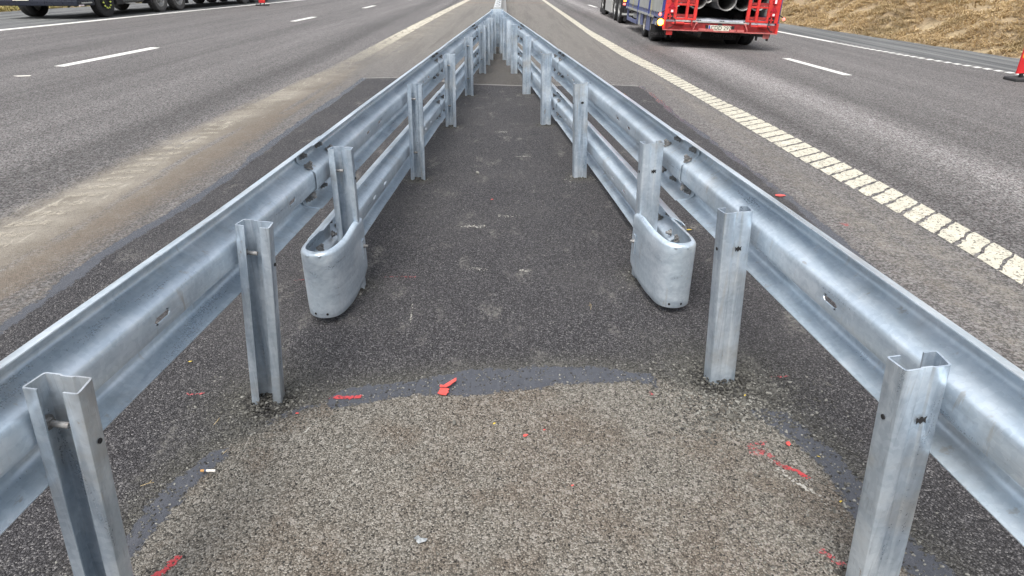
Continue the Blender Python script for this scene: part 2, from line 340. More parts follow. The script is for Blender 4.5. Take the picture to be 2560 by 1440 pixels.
LE = [(-3,-14.8),(15,-14.75),(19.5,-14.55),(23.2,-14.18),(27.5,-13.85),(34.1,-13.2),(40.6,-12.5),(60,-10.5),(90,-7.5)]
LI = [(-3,-3.4),(5,-3.36),(7.7,-3.31),(10.5,-3.23),(13,-3.2),(21.8,-3.17),(29.2,-3.08),(39,-2.93),(42,-2.85),(90,-2.0)]
RV = [(-30,15.2),(-3,14.6),(8,13.7),(12,13.0),(14.8,12.65),(16.43,12.39),(18.2,12.16),(20.6,11.81),(23.67,11.35),(28.13,10.6),(36,9.5),(48,8),(65,6),(110,1)]
LV = [(-30,-21.6),(25,-21.2),(31,-21.0),(33,-20.4),(45,-19),(65,-16.5),(110,-10)]
def itp(tab, y):
    t = np.array(sorted(tab)); return np.interp(y, t[:,0], t[:,1])

xs = np.concatenate([np.arange(-24,-4.2,.4), np.arange(-4.2,-2.8,.07), np.arange(-2.8,-2.1,.035), np.arange(-2.1,-1.3,.08), np.arange(-1.3,1.35,.03), np.arange(1.35,1.8,.06), np.arange(1.8,2.3,.035), np.arange(2.3,4.9,.08), np.arange(4.9,16,.35)])
ys = np.concatenate([np.arange(-30,-3,3.), np.arange(-3,.6,.2), np.arange(.6,2.5,.03), np.arange(2.5,4,.05), np.arange(4,9.6,.08), np.arange(9.6,11,.04), np.arange(11,20,.2), np.arange(20,60,.5), np.arange(60,112,5)])
X, Y = np.meshgrid(xs, ys); P = np.stack([X.ravel(), Y.ravel()], 1)
Z = zroad(P[:,0])
nx, ny = len(xs), len(ys)
patch_poly = LSEAM + FAR[1:-1] + RSEAM[::-1]
dedge = np.minimum(np.minimum(poly_dist(P, LSEAM)[0], poly_dist(P, RSEAM)[0]), poly_dist(P, FAR)[0])
patch = np.where(inside(P, patch_poly), dedge, -dedge)
darc, tarc = poly_dist(P, ARC); inner = np.where(inside(P, ARC), darc, -darc)
# sealing band: half widths vary along the seams
totarc = poly_dist(np.array([[1.25,-3.]]), ARC)[1][0]
def arc_hw(P):
    x, y = P[:,0], P[:,1]
    hw = np.where((x > -.72) & (x < .6), .045 + .035*np.exp(-((x+.05)/.45)**2), 0.0)
    hw = np.where((x <= -.72) & (y > 1.55) & (y < 1.8), .035, hw); hw = np.where((x <= -.9) & (y <= 1.55), .045, hw)
    hw = np.where((x <= -.72) & (y >= 1.8), .0, hw)
    hw = np.where((x > .6) & (y > 2.02), -.02, hw); hw = np.where((x > .9) & (y <= 2.02), .05, hw)
    return hw
seal = np.maximum(arc_hw(P)-darc-.0, np.maximum(.042-poly_dist(P, LSEAM)[0], .034-poly_dist(P, RSEAM)[0]))
yy = P[:,1]; xx = P[:,0]
seal = np.where((np.abs(seal) > 1), -1, seal)
thin = .028-poly_dist(P, FAR)[0]
li = itp(LI, yy); rl = itp(RL, yy); re_ = itp(RE, yy); le = itp(LE, yy)
near = 1-ss(yy, 9, 16)
dust = ss(xx, li-.40, li+.10)*(1-.55*ss(xx, -2.78, -2.5))*(1-ss(xx, -2.48, -2.38))*near*.90
dust = np.maximum(dust, ss(xx, li-.2, li+.25)*(1-ss(xx, li+.5, li+1.6))*(1-near)*.55)
dust = np.maximum(dust, ss(xx, 2.1, 2.3)*(1-ss(xx, rl-.12, rl+.05))*.42)
gore = ss(xx, li-.1, li+.15)*(1-ss(xx, rl-.1, rl+.1)); gore = np.where(patch > -.01, 0, gore)*.9*(1-near*.7)
sh = -.02*np.clip(yy-5, 0, 60)
def gs(c, s, a): return a*np.exp(-((xx-c-sh)/s)**2)
track = gs(-2.58,.16,-.40)+gs(-3.85,.38,-.42)+gs(-5.0,.6,.10)+gs(-6.3,.4,-.22)+gs(-9.5,.6,-.18)+gs(-11.6,.6,-.15)+gs(4.2,.36,.85)+gs(3.28,.2,-.35)+gs(5.15,.3,-.2)+gs(6.9,.6,.12)
shoulder = np.maximum(ss(xx, re_+.15, re_+.3), 1-ss(xx, le-.3, le-.15))
grav = np.zeros(len(P))
PB = []   # post bases, filled with gravel rings
LPOST = [(1.117,-.950,-1.034),(2.067,-.880,-.956),(3.095,-.834,-.845),(5.078,-.745,-.764),(7.07,-.653,-.668),(9.04,-.577,-.588),(11.17,-.493,-.495),(12.22,-.460,-.460),(12.99,-.425,-.425),(14.06,-.396,-.396)]
RPOST = [(1.211,.908,.985),(2.213,.812,.862),(3.229,.708,.730),(5.14,.530,.558),(7.165,.361,.372),(9.18,.198,.198),(11.19,.031,.031),(12.23,-.055,-.055),(12.99,-.133,-.133),(14.13,-.216,-.216)]
for y, xt, xb in LPOST: PB.append((xb, y, .22 if y < 3 else .10))
for y, xt, xb in RPOST: PB.append((xb, y, .28 if y < 3 else .10))
for x, y, r in PB: grav = np.maximum(grav, np.exp(-(((xx-x)**2+(yy-y)**2)/(r*r))))
grav = np.maximum(grav, .9*np.exp(-(((xx-.86)/.17)**2+((yy-2.08)/.16)**2)))
grav = np.maximum(grav, np.where(patch > 0, .7*np.exp(-((darc-.03)/.11)**2)*ss(yy, .8, 1.4), 0))
inrail = ss(xx, -1.067+.0435*yy-.1, -1.067+.0435*yy+.1)*(1-ss(xx, 1.118-.0905*yy-.1, 1.118-.0905*yy+.1))*(yy < 15.4)*(yy > 9)
rust = .75*np.exp(-((yy-38.4)/.5)**2)*(gore > .3)
brown = ss(xx, -3.12, -2.75)*(xx < -1)*ss(-yy, -14, -7)
idx = np.arange(nx*ny).reshape(ny, nx)
F = np.stack([idx[:-1,:-1].ravel(), idx[:-1,1:].ravel(), idx[1:,1:].ravel(), idx[1:,:-1].ravel()], 1)
cx = (xx[F].mean(1)); cy = yy[F].mean(1)
F = F[(cx < itp(RV, cy)+.05) & (cx > itp(LV, cy)-.05)]
me = bpy.data.meshes.new('road'); me.from_pydata(np.stack([xx, yy, Z], 1).tolist(), [], F.tolist()); me.update()
for nm, arr in dict(patch=patch, inner=inner, seal=seal, thin=thin, dust=dust, gore=gore, track=track, shoulder=shoulder, grav=grav, rust=rust, brown=brown, inrail=inrail).items():
    at = me.attributes.new(nm, 'FLOAT', 'POINT'); at.data.foreach_set('value', np.asarray(arr, np.float32))
me.materials.append(M_ASPH); me.shade_smooth()
tag(link(bpy.data.objects.new('road', me)), kind='structure')

# ------------------------------------------------------------------ painted markings
def strip_obj(name, cells, mat, h=.004):
    b = MB()
    for c in cells:
        b.add([(x, y, float(zroad(np.array(x)))+h) for x, y in c], [tuple(range(len(c)))])
    o = b.build(name, mat, recalc=False); return tag(o, kind='structure')
def blocks(L, Rr, y0, y1, pitch, fill, slant):
    out = []; y = y0
    while y < y1:
        a, b = lerp_pts(L, y), lerp_pts(Rr, y); f = pitch*fill
        m = 9; top = []; bot = []
        for k in range(m+1):
            t = k/m; x = a+(b-a)*t
            bot.append((x, y+slant*t+random.uniform(-.013,.013))); top.append((x+random.uniform(-.002,.002), y+f+slant*t+random.uniform(-.013,.013)))
        out.append(bot+top[::-1]); y += pitch
    return out
def solid(L, Rr, y0, y1, st):
    out = []; y = y0
    while y < y1:
        e = min(y+st, y1); out.append([(lerp_pts(L,y),y),(lerp_pts(Rr,y),y),(lerp_pts(Rr,e),e),(lerp_pts(L,e),e)]); y = e
    return out
strip_obj('profiled_edge_line', blocks(RL, RR, -2.9, 15.0, .19, .87, .27)+blocks(RL, RR, 15.0, 60, .41, .93, .20), M_CREAM)
REo = [(y, x+.20) for y, x in RE]; LEo = [(y, x-.34) for y, x in LE]; LEi = [(y, x+.02) for y, x in LE]
strip_obj('outer_edge_line', blocks(RE, REo, 4, 19.0, .25, .70, .10)+solid(RE, REo, 19.1, 90, 2), M_WHITE)
strip_obj('outer_edge_line', solid(LEo, LEi, 4, 90, 1.5), M_WHITE)
LIr = [(y, x+.34) for y, x in LI]
strip_obj('worn_profiled_line', blocks(LI, [(y, x+.26) for y, x in LI], 1.5, 13.0, .205, .5, .05), M_WORN)
strip_obj('dusty_edge_line', solid(LI, LIr, 12.7, 60, .8), M_DUSTLINE)
dash = []
for x0, y0, x1, y1 in ((-8.16,11.95,-7.83,15.1),(-7.57,23.5,-7.3,25.9),(-7.02,32.4,-6.8,34.9),(-6.3,42,-6.1,45),(-8.9,0,-8.7,3)):
    dash.append([(x0,y0),(x0+.22,y0-.05),(x1+.03,y1-.04),(x1-.22,y1+.05)])
for x0, y0, x1, y1 in ((6.02,12.0,5.84,14.42),(4.93,23.9,4.7,26.3),(4.22,35.1,4.1,37.7),(3.5,47,3.3,50),(7.2,0,6.95,2.5)):
    dash.append([(x0-.09,y0-.02),(x0+.09,y0),(x1+.09,y1+.03),(x1-.09,y1)])
strip_obj('lane_line', dash, M_WHITE)

# spray-paint dashes and chalk scuffs on the asphalt (thin paint films)
def film(name, cx, cy, L, W, ang, mat, label=None, cat=None, group=None, h=.003):
    n = 16; vs = []; ed = []
    ca, sa = math.cos(R(ang)), math.sin(R(ang))
    for j in range(5):
        for i in range(n+1):
            u = (i/n-.5)*L; v = (j/4-.5)*W*(1+.15*math.sin(i*1.7+cx*30)) + .08*W*math.sin(i*.6+cy*9)
            x = cx+u*ca-v*sa; y = cy+u*sa+v*ca; vs.append((x, y, float(zroad(np.array(x)))+h))
            ed.append(max(0, 1-max(abs(i/n-.5)*2, abs(j/4-.5)*2)**2.2)-.55)
    fs = [(j*(n+1)+i, j*(n+1)+i+1, (j+1)*(n+1)+i+1, (j+1)*(n+1)+i) for j in range(4) for i in range(n)]
    me = bpy.data.meshes.new(name); me.from_pydata(vs, [], fs); a = me.attributes.new('edge', 'FLOAT', 'POINT'); a.data.foreach_set('value', np.array(ed, np.float32))
    me.materials.append(mat); o = link(bpy.data.objects.new(name, me))
    if label: tag(o, label, cat, group)
    else: tag(o, kind='structure')
    return o
GR = 'red survey spray marks on the asphalt'
for (x, y, L, W, a, m, lab) in [
    (-.655,2.09,.17,.030,2,M_RED_SPRAY,'bright red spray dash at the left end of the front bitumen seam'),
    (-1.27,2.11,.13,.03,3,M_RED_FAINT,'faint red spray smudge under the left rail, left of the second post'),
    (-.99,1.26,.17,.035,62,M_RED_SPRAY,'slanting red spray stroke near the nearest left post'),
    (.88,1.78,.15,.13,100,M_RED_FAINT,'wide pinkish red spray patch beside the right bitumen band'),
    (.955,1.68,.15,.03,-42,M_RED_SPRAY,'short red spray stroke just below the pinkish patch on the right'),
    (1.13,2.24,.14,.02,3,M_RED_FAINT,'faint red spray line under the right rail past the second post'),
    (-.62,3.21,.30,.022,2,M_RED_FAINT,'thin faint red spray line to the right of the left bullnose terminal'),
    (-1.13,3.17,.24,.022,1,M_RED_FAINT,'thin faint red spray line to the left of the left bullnose terminal'),
    (.93,1.31,.15,.05,-50,M_RED_FAINT,'red spray spatter on gravel left of the nearest right post'),
    (.56,2.12,.05,.05,0,M_RED_FAINT,'small red spray fleck at the right end of the front bitumen seam'),
    (2.24,4.05,.10,.10,10,M_RED_FAINT,'orange red spray spot on the right seam beside the cream blocks')]:
    film('spray_mark', x, y, L, W, a, m, lab, 'paint mark', GR)
for (x, y, L, W, a) in [(-.25,4.0,.30,.10,5),(-.2,3.32,.22,.08,0),(.06,3.30,.16,.06,3),(-.05,4.2,.22,.07,-4),(.95,1.62,.5,.06,-62),(-.55,1.6,.5,.018,72),(-.75,1.9,.3,.02,70),(-1.72,4.2,1.0,.035,75),(-1.9,3.1,1.1,.04,74),(-1.55,5.6,1.2,.03,80),(-1.6,3.6,.5,.025,65),(-1.8,3.2,.35,.05,70),(-.5,2.8,.5,.015,95),(1.62,4.3,.7,.06,100),(1.6,5.2,.8,.07,98),(1.6,6.4,.9,.07,96),(-2.0,5.5,.9,.04,85),(.1,5.8,.25,.10,0),(-.1,6.8,.3,.10,0),(-.65,7.6,.4,.02,85),(-1.9,7.6,1.0,.05,88),(-1.7,3.95,.28,.07,10),(-5.2,9.3,.1,.03,0),(6.0,9.8,.22,.03,-10)]:
    film('chalk_scuff', x, y, L, W, a, M_CHALK)

# ------------------------------------------------------------------ verges, hill, far ground
def soil(name, c0, c1, c2):
    n = N(name); p = n.pos(); a = n.noise(p, .8, 6, .65); b = n.noise(p, 9, 5, .7)
    c = n.mix(n.ramp(a, .35, .65), c0, c1); c = n.mix(n.ramp(b, .5, .72, 0, .8), c, c2); n.set(base=c, rough=.95, normal=n.bump(b, .8, .06)); return n.m
M_HILL = soil('dry_turf', (.25,.185,.11), (.35,.275,.165), (.10,.075,.05)); M_FAR = soil('far_ground', (.13,.12,.06), (.2,.17,.09), (.07,.07,.04))
def zhill(x, y):
    d = x-float(itp(RV, y)); zr = float(zroad(np.array(float(itp(RV, y)))))
    if d < 0: return zr-.02
    h = .40*min(d, 14)+.02*max(0, d-14); s = min(1, d/1.2)
    return zr-.02+h*(.55+.45*s)+s*.16*(mnoise.noise((x*.7, y*.7, 1.3))+.6*mnoise.noise((x*2.1, y*2.1, 4.)))+s*.05*mnoise.noise((x*6, y*6, 2.))
hy = np.concatenate([np.arange(-30,8,2.), np.arange(8,40,.22), np.arange(40,112,2.)]); hd = np.concatenate([np.arange(-.12,6,.16), np.arange(6,40,1.2), np.arange(40,260,20)])
vs = []; 
for y in hy:
    x0 = float(itp(RV, y))
    for d in hd:
        jag = .10*mnoise.noise((y*1.5, 3., 0.)) if d < .05 else 0
        vs.append((x0+d+jag, y, zhill(x0+d, y)+(.012 if d < .05 else 0)))
m = len(hd); fs = [(i*m+j, i*m+j+1, (i+1)*m+j+1, (i+1)*m+j) for i in range(len(hy)-1) for j in range(m-1)]
b = MB(); b.v = vs; b.f = fs; tag(b.build('hill', M_HILL, smooth=60, recalc=False), kind='structure')
vs = []; ld = [-.1,0,.3,.8,1.6,3,5,9,20,60,240]
for y in hy[::2]:
    x0 = float(itp(LV, y))
    for d in ld: vs.append((x0-d, y, -.02+max(0,d)*.06*(1 if d < 20 else .6)+(0.03 if d > 0 else .005)+.06*mnoise.noise((d*2, y*.8, 0))*(d > 0)))
m = len(ld); fs = [(i*m+j, (i+1)*m+j, (i+1)*m+j+1, i*m+j+1) for i in range(len(hy[::2])-1) for j in range(m-1)]
b = MB(); b.v = vs; b.f = fs; tag(b.build('verge', M_HILL, smooth=60, recalc=False), kind='structure')
b = MB(); b.add([(-900,-900,-2.6),(900,-900,-2.6),(900,900,-2.6),(-900,900,-2.6)], [(0,1,2,3)]); tag(b.build('ground', M_FAR, recalc=False), kind='structure')

def blades(name, pts, mat, lmin, lmax, wid, lay, kinds):
    vs = []; fs = []; shade = []
    for (x, y, z, lean) in pts:
        k = random.random()
        for q in range(kinds):
            L = random.uniform(lmin, lmax); a = lean+random.gauss(0, .55); el = random.uniform(*lay)
            dx, dy, dz = math.cos(a)*math.cos(el), math.sin(a)*math.cos(el), math.sin(el)
            bx = x+random.gauss(0,.05); by = y+random.gauss(0,.05); wx, wy = -math.sin(a)*wid, math.cos(a)*wid; i = len(vs)
            mx, my, mz = bx+dx*L*.55, by+dy*L*.55, z+dz*L*.6+.02
            vs += [(bx-wx,by-wy,z-.03),(bx+wx,by+wy,z-.03),(mx+wx*.8,my+wy*.8,mz),(mx-wx*.8,my-wy*.8,mz),(bx+dx*L,by+dy*L,mz+dz*L*.1-.03)]
            fs += [(i,i+1,i+2,i+3),(i+3,i+2,i+4)]
            s = min(1, max(0, k*.7+random.random()*.3)); shade += [s]*5
    me = bpy.data.meshes.new(name); me.from_pydata(vs, [], fs); a = me.attributes.new('shade', 'FLOAT', 'POINT'); a.data.foreach_set('value', np.array(shade, np.float32))
    me.materials.append(mat); o = link(bpy.data.objects.new(name, me)); return o
def straw(name, cs):
    n = N(name); s = n.attr('shade'); p = n.pos(); lo = n.noise(p, .55, 5, .6)
    c = n.mix(n.ramp(s, 0, .35), cs[0], cs[1]); c = n.mix(n.ramp(s, .35, .8), c, cs[2]); c = n.mix(n.ramp(s, .9, .97), c, cs[3])
    c = n.mix(n.ramp(lo, .52, .68, 0, .6), c, cs[4]); n.set(base=c, rough=.8); return n.m
M_STRAW = straw('straw', [(.17,.11,.055),(.44,.32,.165),(.66,.51,.295),(.78,.67,.46),(.24,.19,.085)])
M_LGRASS = straw('verge_grass', [(.10,.10,.03),(.28,.24,.08),(.42,.35,.14),(.5,.42,.2),(.14,.16,.03)])
pts = []
for _ in range(26000):
    y = 9+(random.random()**1.25)*26; d = .03+(random.random()**1.1)*7.5; x = float(itp(RV, y))+d
    if d < .35 and random.random() < .4: continue
    cl = mnoise.noise((x*1.6, y*1.6, 7.))
    if cl < -.32: continue
    pts.append((x, y, zhill(x, y)+max(0,cl)*.10, math.pi+.4+1.1*mnoise.noise((x*.35, y*.35, 3.))))
tag(blades('dry_grass', pts, M_STRAW, .10, .30, .009, (-.05, .5), 5), 'matted straw coloured dry grass covering the hillside on the right', 'grass', kind='stuff')
pts = []
for _ in range(5000):
    y = 24+random.random()*22; d = .05+random.random()**1.5*5; x = float(itp(LV, y))-d; pts.append((x, y, .03+d*.06, random.uniform(-3,3)))
tag(blades('verge_grass', pts, M_LGRASS, .10, .28, .014, (.1, 1.0), 4), 'yellow green grass on the verge behind the dark lorry', 'grass', kind='stuff')
# dark heather tussocks / shrub on the hill
def shrub(name, x, y, r, h, mat, label, n=900):
    z = zhill(x, y); b = MB(); t = empty(name, (x, y, z))
    for _ in range(n):
        a = random.random()*6.28; rr = r*math.sqrt(random.random()); zz = h*random.random()*(1-(rr/r)**2*.7)
        rr *= 1+.3*math.sin(a*5+1); px, py, pz = rr*math.cos(a), rr*math.sin(a), zz
        v = Vector((random.gauss(0,1),random.gauss(0,1),random.gauss(0,.8))).normalized()*.05; u = v.cross(Vector((random.random(),random.random(),1))).normalized()*.014
        c = Vector((px,py,pz)); b.add([c-v, c+u, c+v, c-u], [(0,1,2,3)])
    b.build('foliage', mat, t, recalc=False)
    s = MB()
    for k in range(9):
        a = k*.7; s.tube([(0,0,-.05),(.4*r*math.cos(a),.4*r*math.sin(a),h*.5),(.8*r*math.cos(a+.3),.8*r*math.sin(a+.3),h*.75)], [.012,.008,.004], 5)
    s.build('stem', M_TWIG, t)
    return tag(t, label, 'shrub')
M_TWIG = simple('brown_twig', (.10,.07,.045), .8); M_SHRUB = simple('dark_green_leaves', (.035,.055,.02), .6, var=.5, nsc=3)

# ------------------------------------------------------------------ W-beam guardrails
def round_profile(pts, r=.35, seg=3):
    out = [pts[0]]
    for i in range(1, len(pts)-1):
        p0, p, p1 = (Vector(q) for q in (pts[i-1], pts[i], pts[i+1]))
        a = p+(p0-p)*r; c = p+(p1-p)*r
        for k in range(seg+1):
            t = k/seg; out.append(tuple(a*(1-t)**2+p*2*t*(1-t)+c*t*t))
    out.append(pts[-1]); return out
H = [(.012,.155),(.022,.1525),(.064,.137),(.081,.122),(.083,.092),(.072,.078),(.012,.047),(.001,.036)]
PROF = round_profile(H+[(d,-z) for d, z in H[::-1]], .38, 3)      # (outward depth, height), top to bottom
VI = [i for i in range(len(PROF)-1) if PROF[i][1] > 0 > PROF[i+1][1]][0]
XE_L = lambda y: -1.067+.0435*y+.012-.024*max(0, min(1, (2.1-y)/1.0)); XE_R = lambda y: 1.118-.0905*y-.012
def beam(parent, side, y0, y1, zc, slots=(), near_off=.008):
    xe = XE_L if side < 0 else XE_R
    st = sorted(set([y0, y1]+[round(q, 4) for s in slots for q in (s-.038, s-.025, s+.025, s+.038)]+[round(q,4) for q in np.arange(y0+.2, y1-.1, .25) if all(abs(q-s) > .05 for s in slots)]))
    b = MB(); rows = []
    for k, y in enumerate(st):
        row = []
        for (d, z) in PROF:
            yy = y
            if k == 0: yy = y+.055*max(0, (abs(z)-.10)/.055)**2        # rounded beam corners
            if k == len(st)-1: yy = y-.055*max(0, (abs(z)-.10)/.055)**2
            off = near_off*max(0, 1-(y-y0)/1.2)
            row.append(len(b.v)); b.v.append((xe(yy)+side*(d-off), yy, zc+z))
        rows.append(row)
    n = len(PROF); slotset = [(round(s-.025,4), round(s+.025,4), round(s-.038,4), round(s+.038,4)) for s in slots]
    for k in range(len(st)-1):
        for j in range(n-1):
            q = (rows[k][j], rows[k+1][j], rows[k+1][j+1], rows[k][j+1])
            if j == VI:
                hit = [s for s in slotset if st[k] >= s[2]-1e-6 and st[k+1] <= s[3]+1e-6]
                if hit:
                    s = hit[0]; hz = .014
                    def hv(y, z): b.v.append((xe(y)+side*(PROF[VI][0]), y, zc+z)); return len(b.v)-1
                    a, c = st[k], st[k+1]
                    if a >= s[0]-1e-6 and c <= s[1]+1e-6:
                        t0, t1, u0, u1 = hv(a,hz), hv(c,hz), hv(a,-hz), hv(c,-hz)
                        b.f += [(q[0],q[1],t1,t0),(u0,u1,q[2],q[3])]
                    elif c <= s[0]+1e-6:
                        p, t1, u1 = hv(a,0), hv(c,hz), hv(c,-hz); b.f += [(q[0],q[1],t1,p),(p,u1,q[2],q[3]),(q[0],p,q[3])]
                    else:
                        p, t0, u0 = hv(c,0), hv(a,hz), hv(a,-hz); b.f += [(q[0],q[1],p,t0),(u0,p,q[2],q[3]),(q[1],q[2],p)]
                    continue
            b.f.append(q)
    o = b.build('rail_beam', M_BEAM, parent, smooth=50, solid=.003, off=0, recalc=False)
    return o
def nut(b, c, ax, r=.0155, h=.017):
    c = Vector(c); ax = Vector(ax).normalized(); b.cyl(c, c+ax*.003, r*1.45, 14); b.cyl(c+ax*.003, c+ax*h, r, 6); b.cyl(c+ax*h, c+ax*(h+.013), r*.58, 10)
def joint_bolts(beam_o, side, yj, zc):
    xe = XE_L if side < 0 else XE_R
    for dy in (-.115, .115):
        for z, d, az in ((.106, .0725, 0), (.062, .027, 1.05), (-.062, .027, -1.05), (-.106, .0725, 0)):
            y = yj+dy+(.0 if abs(z) > .08 else (.045 if dy > 0 else -.045))
            b = MB(); nut(b, (xe(y)+side*(d), y, zc+z), (-side*math.cos(az), 0, math.sin(az)*1))
            if zc < .4 and dy < 0 and yj < 3.5: b.build('bolt', M_BOLT, beam_o, smooth=35); continue
            b.cyl((xe(y)+side*(d+.010), y, zc+z), (xe(y)+side*(d+.020), y, zc+z), .013, 14, .008)
            b.build('bolt', M_BOLT, beam_o, smooth=35)
def make_post(facing, with_bolt=0, bolt_z=(.635,)):
    w2, d2 = .054, .0285
    pr = [(-.027,-d2),(-w2-.003,-d2),(-w2+.004,d2),(-.016,d2),(-.011,d2-.0035),(.011,d2-.0035),(.016,d2),(w2-.004,d2),(w2+.003,-d2),(.027,-d2)]
    pr = round_profile(pr, .14, 2)
    b = MB(); zs = [-.06,.0,.2,.4,.6,.75]
    for z in zs:
        for x, y in pr: b.v.append((x, y*facing, z))
    n = len(pr); b.f = [(k*n+j, (k+1)*n+j, (k+1)*n+j+1, k*n+j+1) for k in range(len(zs)-1) for j in range(n-1)]
    o = b.build('post', M_POST, None, smooth=40, solid=.0045, off=0, recalc=False)
    return o
MPL, MPR = make_post(1), make_post(-1)
PL_USED = [False, False]
def place_post(root, side, y, xt, xb, holes):
    src = MPL if side < 0 else MPR; i = 0 if side < 0 else 1
    if not PL_USED[i]: o = src; PL_USED[i] = True
    else: o = src.copy(); COL.objects.link(o)
    o.parent = root; o.location = (xb, y, 0)
    lean = math.atan2(xt-xb, .75); yaw = (-.045 if side < 0 else .09)+random.uniform(-.02,.02)
    o.rotation_euler = (random.uniform(-.004,.004), lean, yaw)
    # bolt from the rail through the outer wall into the channel
    for zc in (.637,)+((.222,) if y > 2.9 else ()):
        b = MB(); x0 = side*.052; b.cyl((x0-side*.002,0,zc),(x0-side*.052,0,zc),.0075,12); b.cyl((x0-side*.003,0,zc),(x0-side*.014,0,zc),.0135,6); b.cyl((x0-side*.0025,0,zc),(x0-side*.005,0,zc),.02,12)
        b.build('bolt', M_BOLT, o, smooth=35)
    if holes:
        b = MB(); xo = -side*.0565
        b.cyl((xo,.004,.60),(xo-side*.0028,.004,.60),.0065,12); b.build('bolt_hole', M_HOLE, o)
        if side > 0:
            b = MB(); b.prism([(-.002,.597),(.003,.602),(.008,.596),(.014,.603),(.021,.597),(.019,.609),(.021,.617),(.014,.612),(.009,.618),(.003,.611),(-.003,.616)], 'y', -.0318, -.0309); b.build('bolt_hole', M_HOLE, o)
    return o
ROOTS = {}
for side, P_, lab in ((-1, LPOST, 'left arm of the double galvanized guardrail, channel posts open towards the viewer'), (1, RPOST, 'right arm of the double galvanized guardrail, channel posts showing their closed backs')):
    root = empty('guardrail', ((-.95 if side < 0 else .95), 1.1, 0)); root_off = root.location.copy()
    tag(root, lab, 'guardrail', 'two guardrail arms meeting at the median barrier'); ROOTS[side] = root
    holder = empty('tmp_holder'); 
    ys_j = [-.92, P_[2][0], P_[4][0], P_[6][0], 15.35]
    made = []
    for k in range(4):
        a, c = ys_j[k]-(.17 if k else 0), ys_j[k+1]+(.16 if k < 3 else -.02)
        if k == 0: sl_ = [.15, 1.60 if side < 0 else 1.70, 2.62]
        elif k == 3: sl_ = [ys_j[3]+.5]
        else: sl_ = [ys_j[k]+.85, ys_j[k]+1.15, ys_j[k]+2.85, ys_j[k]+3.15]
        if k == 0 and side > 0: sl_ = [.15, 1.25, 1.70]
        up = beam(root, side, a, c, .637, sl_); made.append(up)
        if k: joint_bolts(up, side, ys_j[k], .637)
        if k:
            a2 = ys_j[k]-(.17 if k > 1 else .19 if side < 0 else .13)
            lo = beam(root, side, a2, c, .222, [s for s in sl_], .008); made.append(lo)
            joint_bolts(lo, side, ys_j[k], .222)
    for i, (y, xt, xb) in enumerate(P_): made.append(place_post(root, side, y, xt, xb, i < 4))
    for o in made: o.location = Vector(o.location)-root_off
    bpy.data.objects.remove(holder)

# bull-nose end terminals of the lower rails
def terminal(side, path, root):
    # path: plan points from outer leg round the nose to the inner leg; smooth with Catmull-Rom
    P_ = [Vector(p) for p in path]; pts = []
    for i in range(len(P_)-1):
        p0, p1, p2, p3 = P_[max(i-1,0)], P_[i], P_[i+1], P_[min(i+2,len(P_)-1)]
        for k in range(8):
            t = k/8; pts.append(.5*((2*p1)+(p2-p0)*t+(2*p0-5*p1+4*p2-p3)*t*t+(3*p1-p0-3*p2+p3)*t**3))
    pts.append(P_[-1]); n = len(pts); L = [0]
    for i in range(1, n): L.append(L[-1]+(pts[i]-pts[i-1]).length)
    prof = [(.022,.0),(.012,-.002),(.004,-.007),(0,-.016),(0,-.06),(0,-.14),(0,-.22),(0,-.30),(.001,-.328),(.004,-.334)]
    b = MB(); m = len(prof)
    for i, p in enumerate(pts):
        d = (pts[min(i+1,n-1)]-pts[max(i-1,0)]).normalized(); nn = Vector((d.y, -d.x))*(1 if side > 0 else -1)  # inward normal
        t = L[i]/L[-1]; rise = .012*float(ss(np.array(t), .70, .9)); cut = max(0, (t-.90)/.10)
        for (inn, z) in prof:
            zt = .372+rise+z
            if z < -.2: zt += .04*cut
            if z > -.05: zt -= .012*cut
            q = p - nn*inn*-1*(-1) if False else p+Vector((-nn.x*0, 0))
            q = p + nn*inn
            b.v.append((q.x, q.y, zt))
    b.f = [(i*m+j, (i+1)*m+j, (i+1)*m+j+1, i*m+j+1) for i in range(n-1) for j in range(m-1)]
    o = b.build('end_terminal', M_BEAM, root, smooth=55, solid=.004, off=0, recalc=True)
    o.location = -root.location
    # dimple holes on rim and lower edge, bolts
    mid = n//2
    for i in (mid-3, mid+3):
        p = pts[i]; d = (pts[i+1]-pts[i-1]).normalized(); nn = Vector((d.y, -d.x))*(1 if side > 0 else -1); e = p-nn*.003
        for z in (.060,):
            h = MB(); h.cyl((e.x, e.y, z), (e.x-nn.x*.0012, e.y-nn.y*.0012, z), .006, 10); h.build('drain_hole', M_HOLE, o)
        h = MB(); h.cyl((e.x, e.y, .357), (e.x-nn.x*.003, e.y-nn.y*.003, .357), .0075, 10, .004); h.build('rivet', M_BEAM, o, smooth=40)
    q = P_[-2]*.35+P_[-1]*.65; h = MB(); nut(h, (q.x-side*.003, q.y, .235), (-side, 0, 0), .011, .012); h.build('bolt', M_BOLT, o, smooth=35)
    # square washer plate on the inner leg
    h = MB(); h.box(q.x-side*.0025, q.x-side*.0065, q.y-.02, q.y+.02, .17, .27); h.build('washer_plate', M_POST, o)
    for y, z in ((path[0][1]-.02, .30), (path[0][1]-.12, .24), (path[0][1]-.02, .14)):
        xo = path[0][0]-side*.014; h = MB(); nut(h, (xo, y, z), (-side, 0, 0), .013, .014); h.build('bolt', M_BOLT, o, smooth=35)
    return o
terminal(-1, [(-.948,3.12),(-.970,2.95),(-.984,2.80),(-.970,2.715),(-.905,2.672),(-.832,2.700),(-.796,2.82),(-.784,3.0),(-.780,3.15)], ROOTS[-1])
terminal(1, [(.845,3.15),(.866,3.0),(.880,2.88),(.868,2.815),(.800,2.780),(.728,2.815),(.695,2.93),(.668,3.08),(.650,3.22)], ROOTS[1])

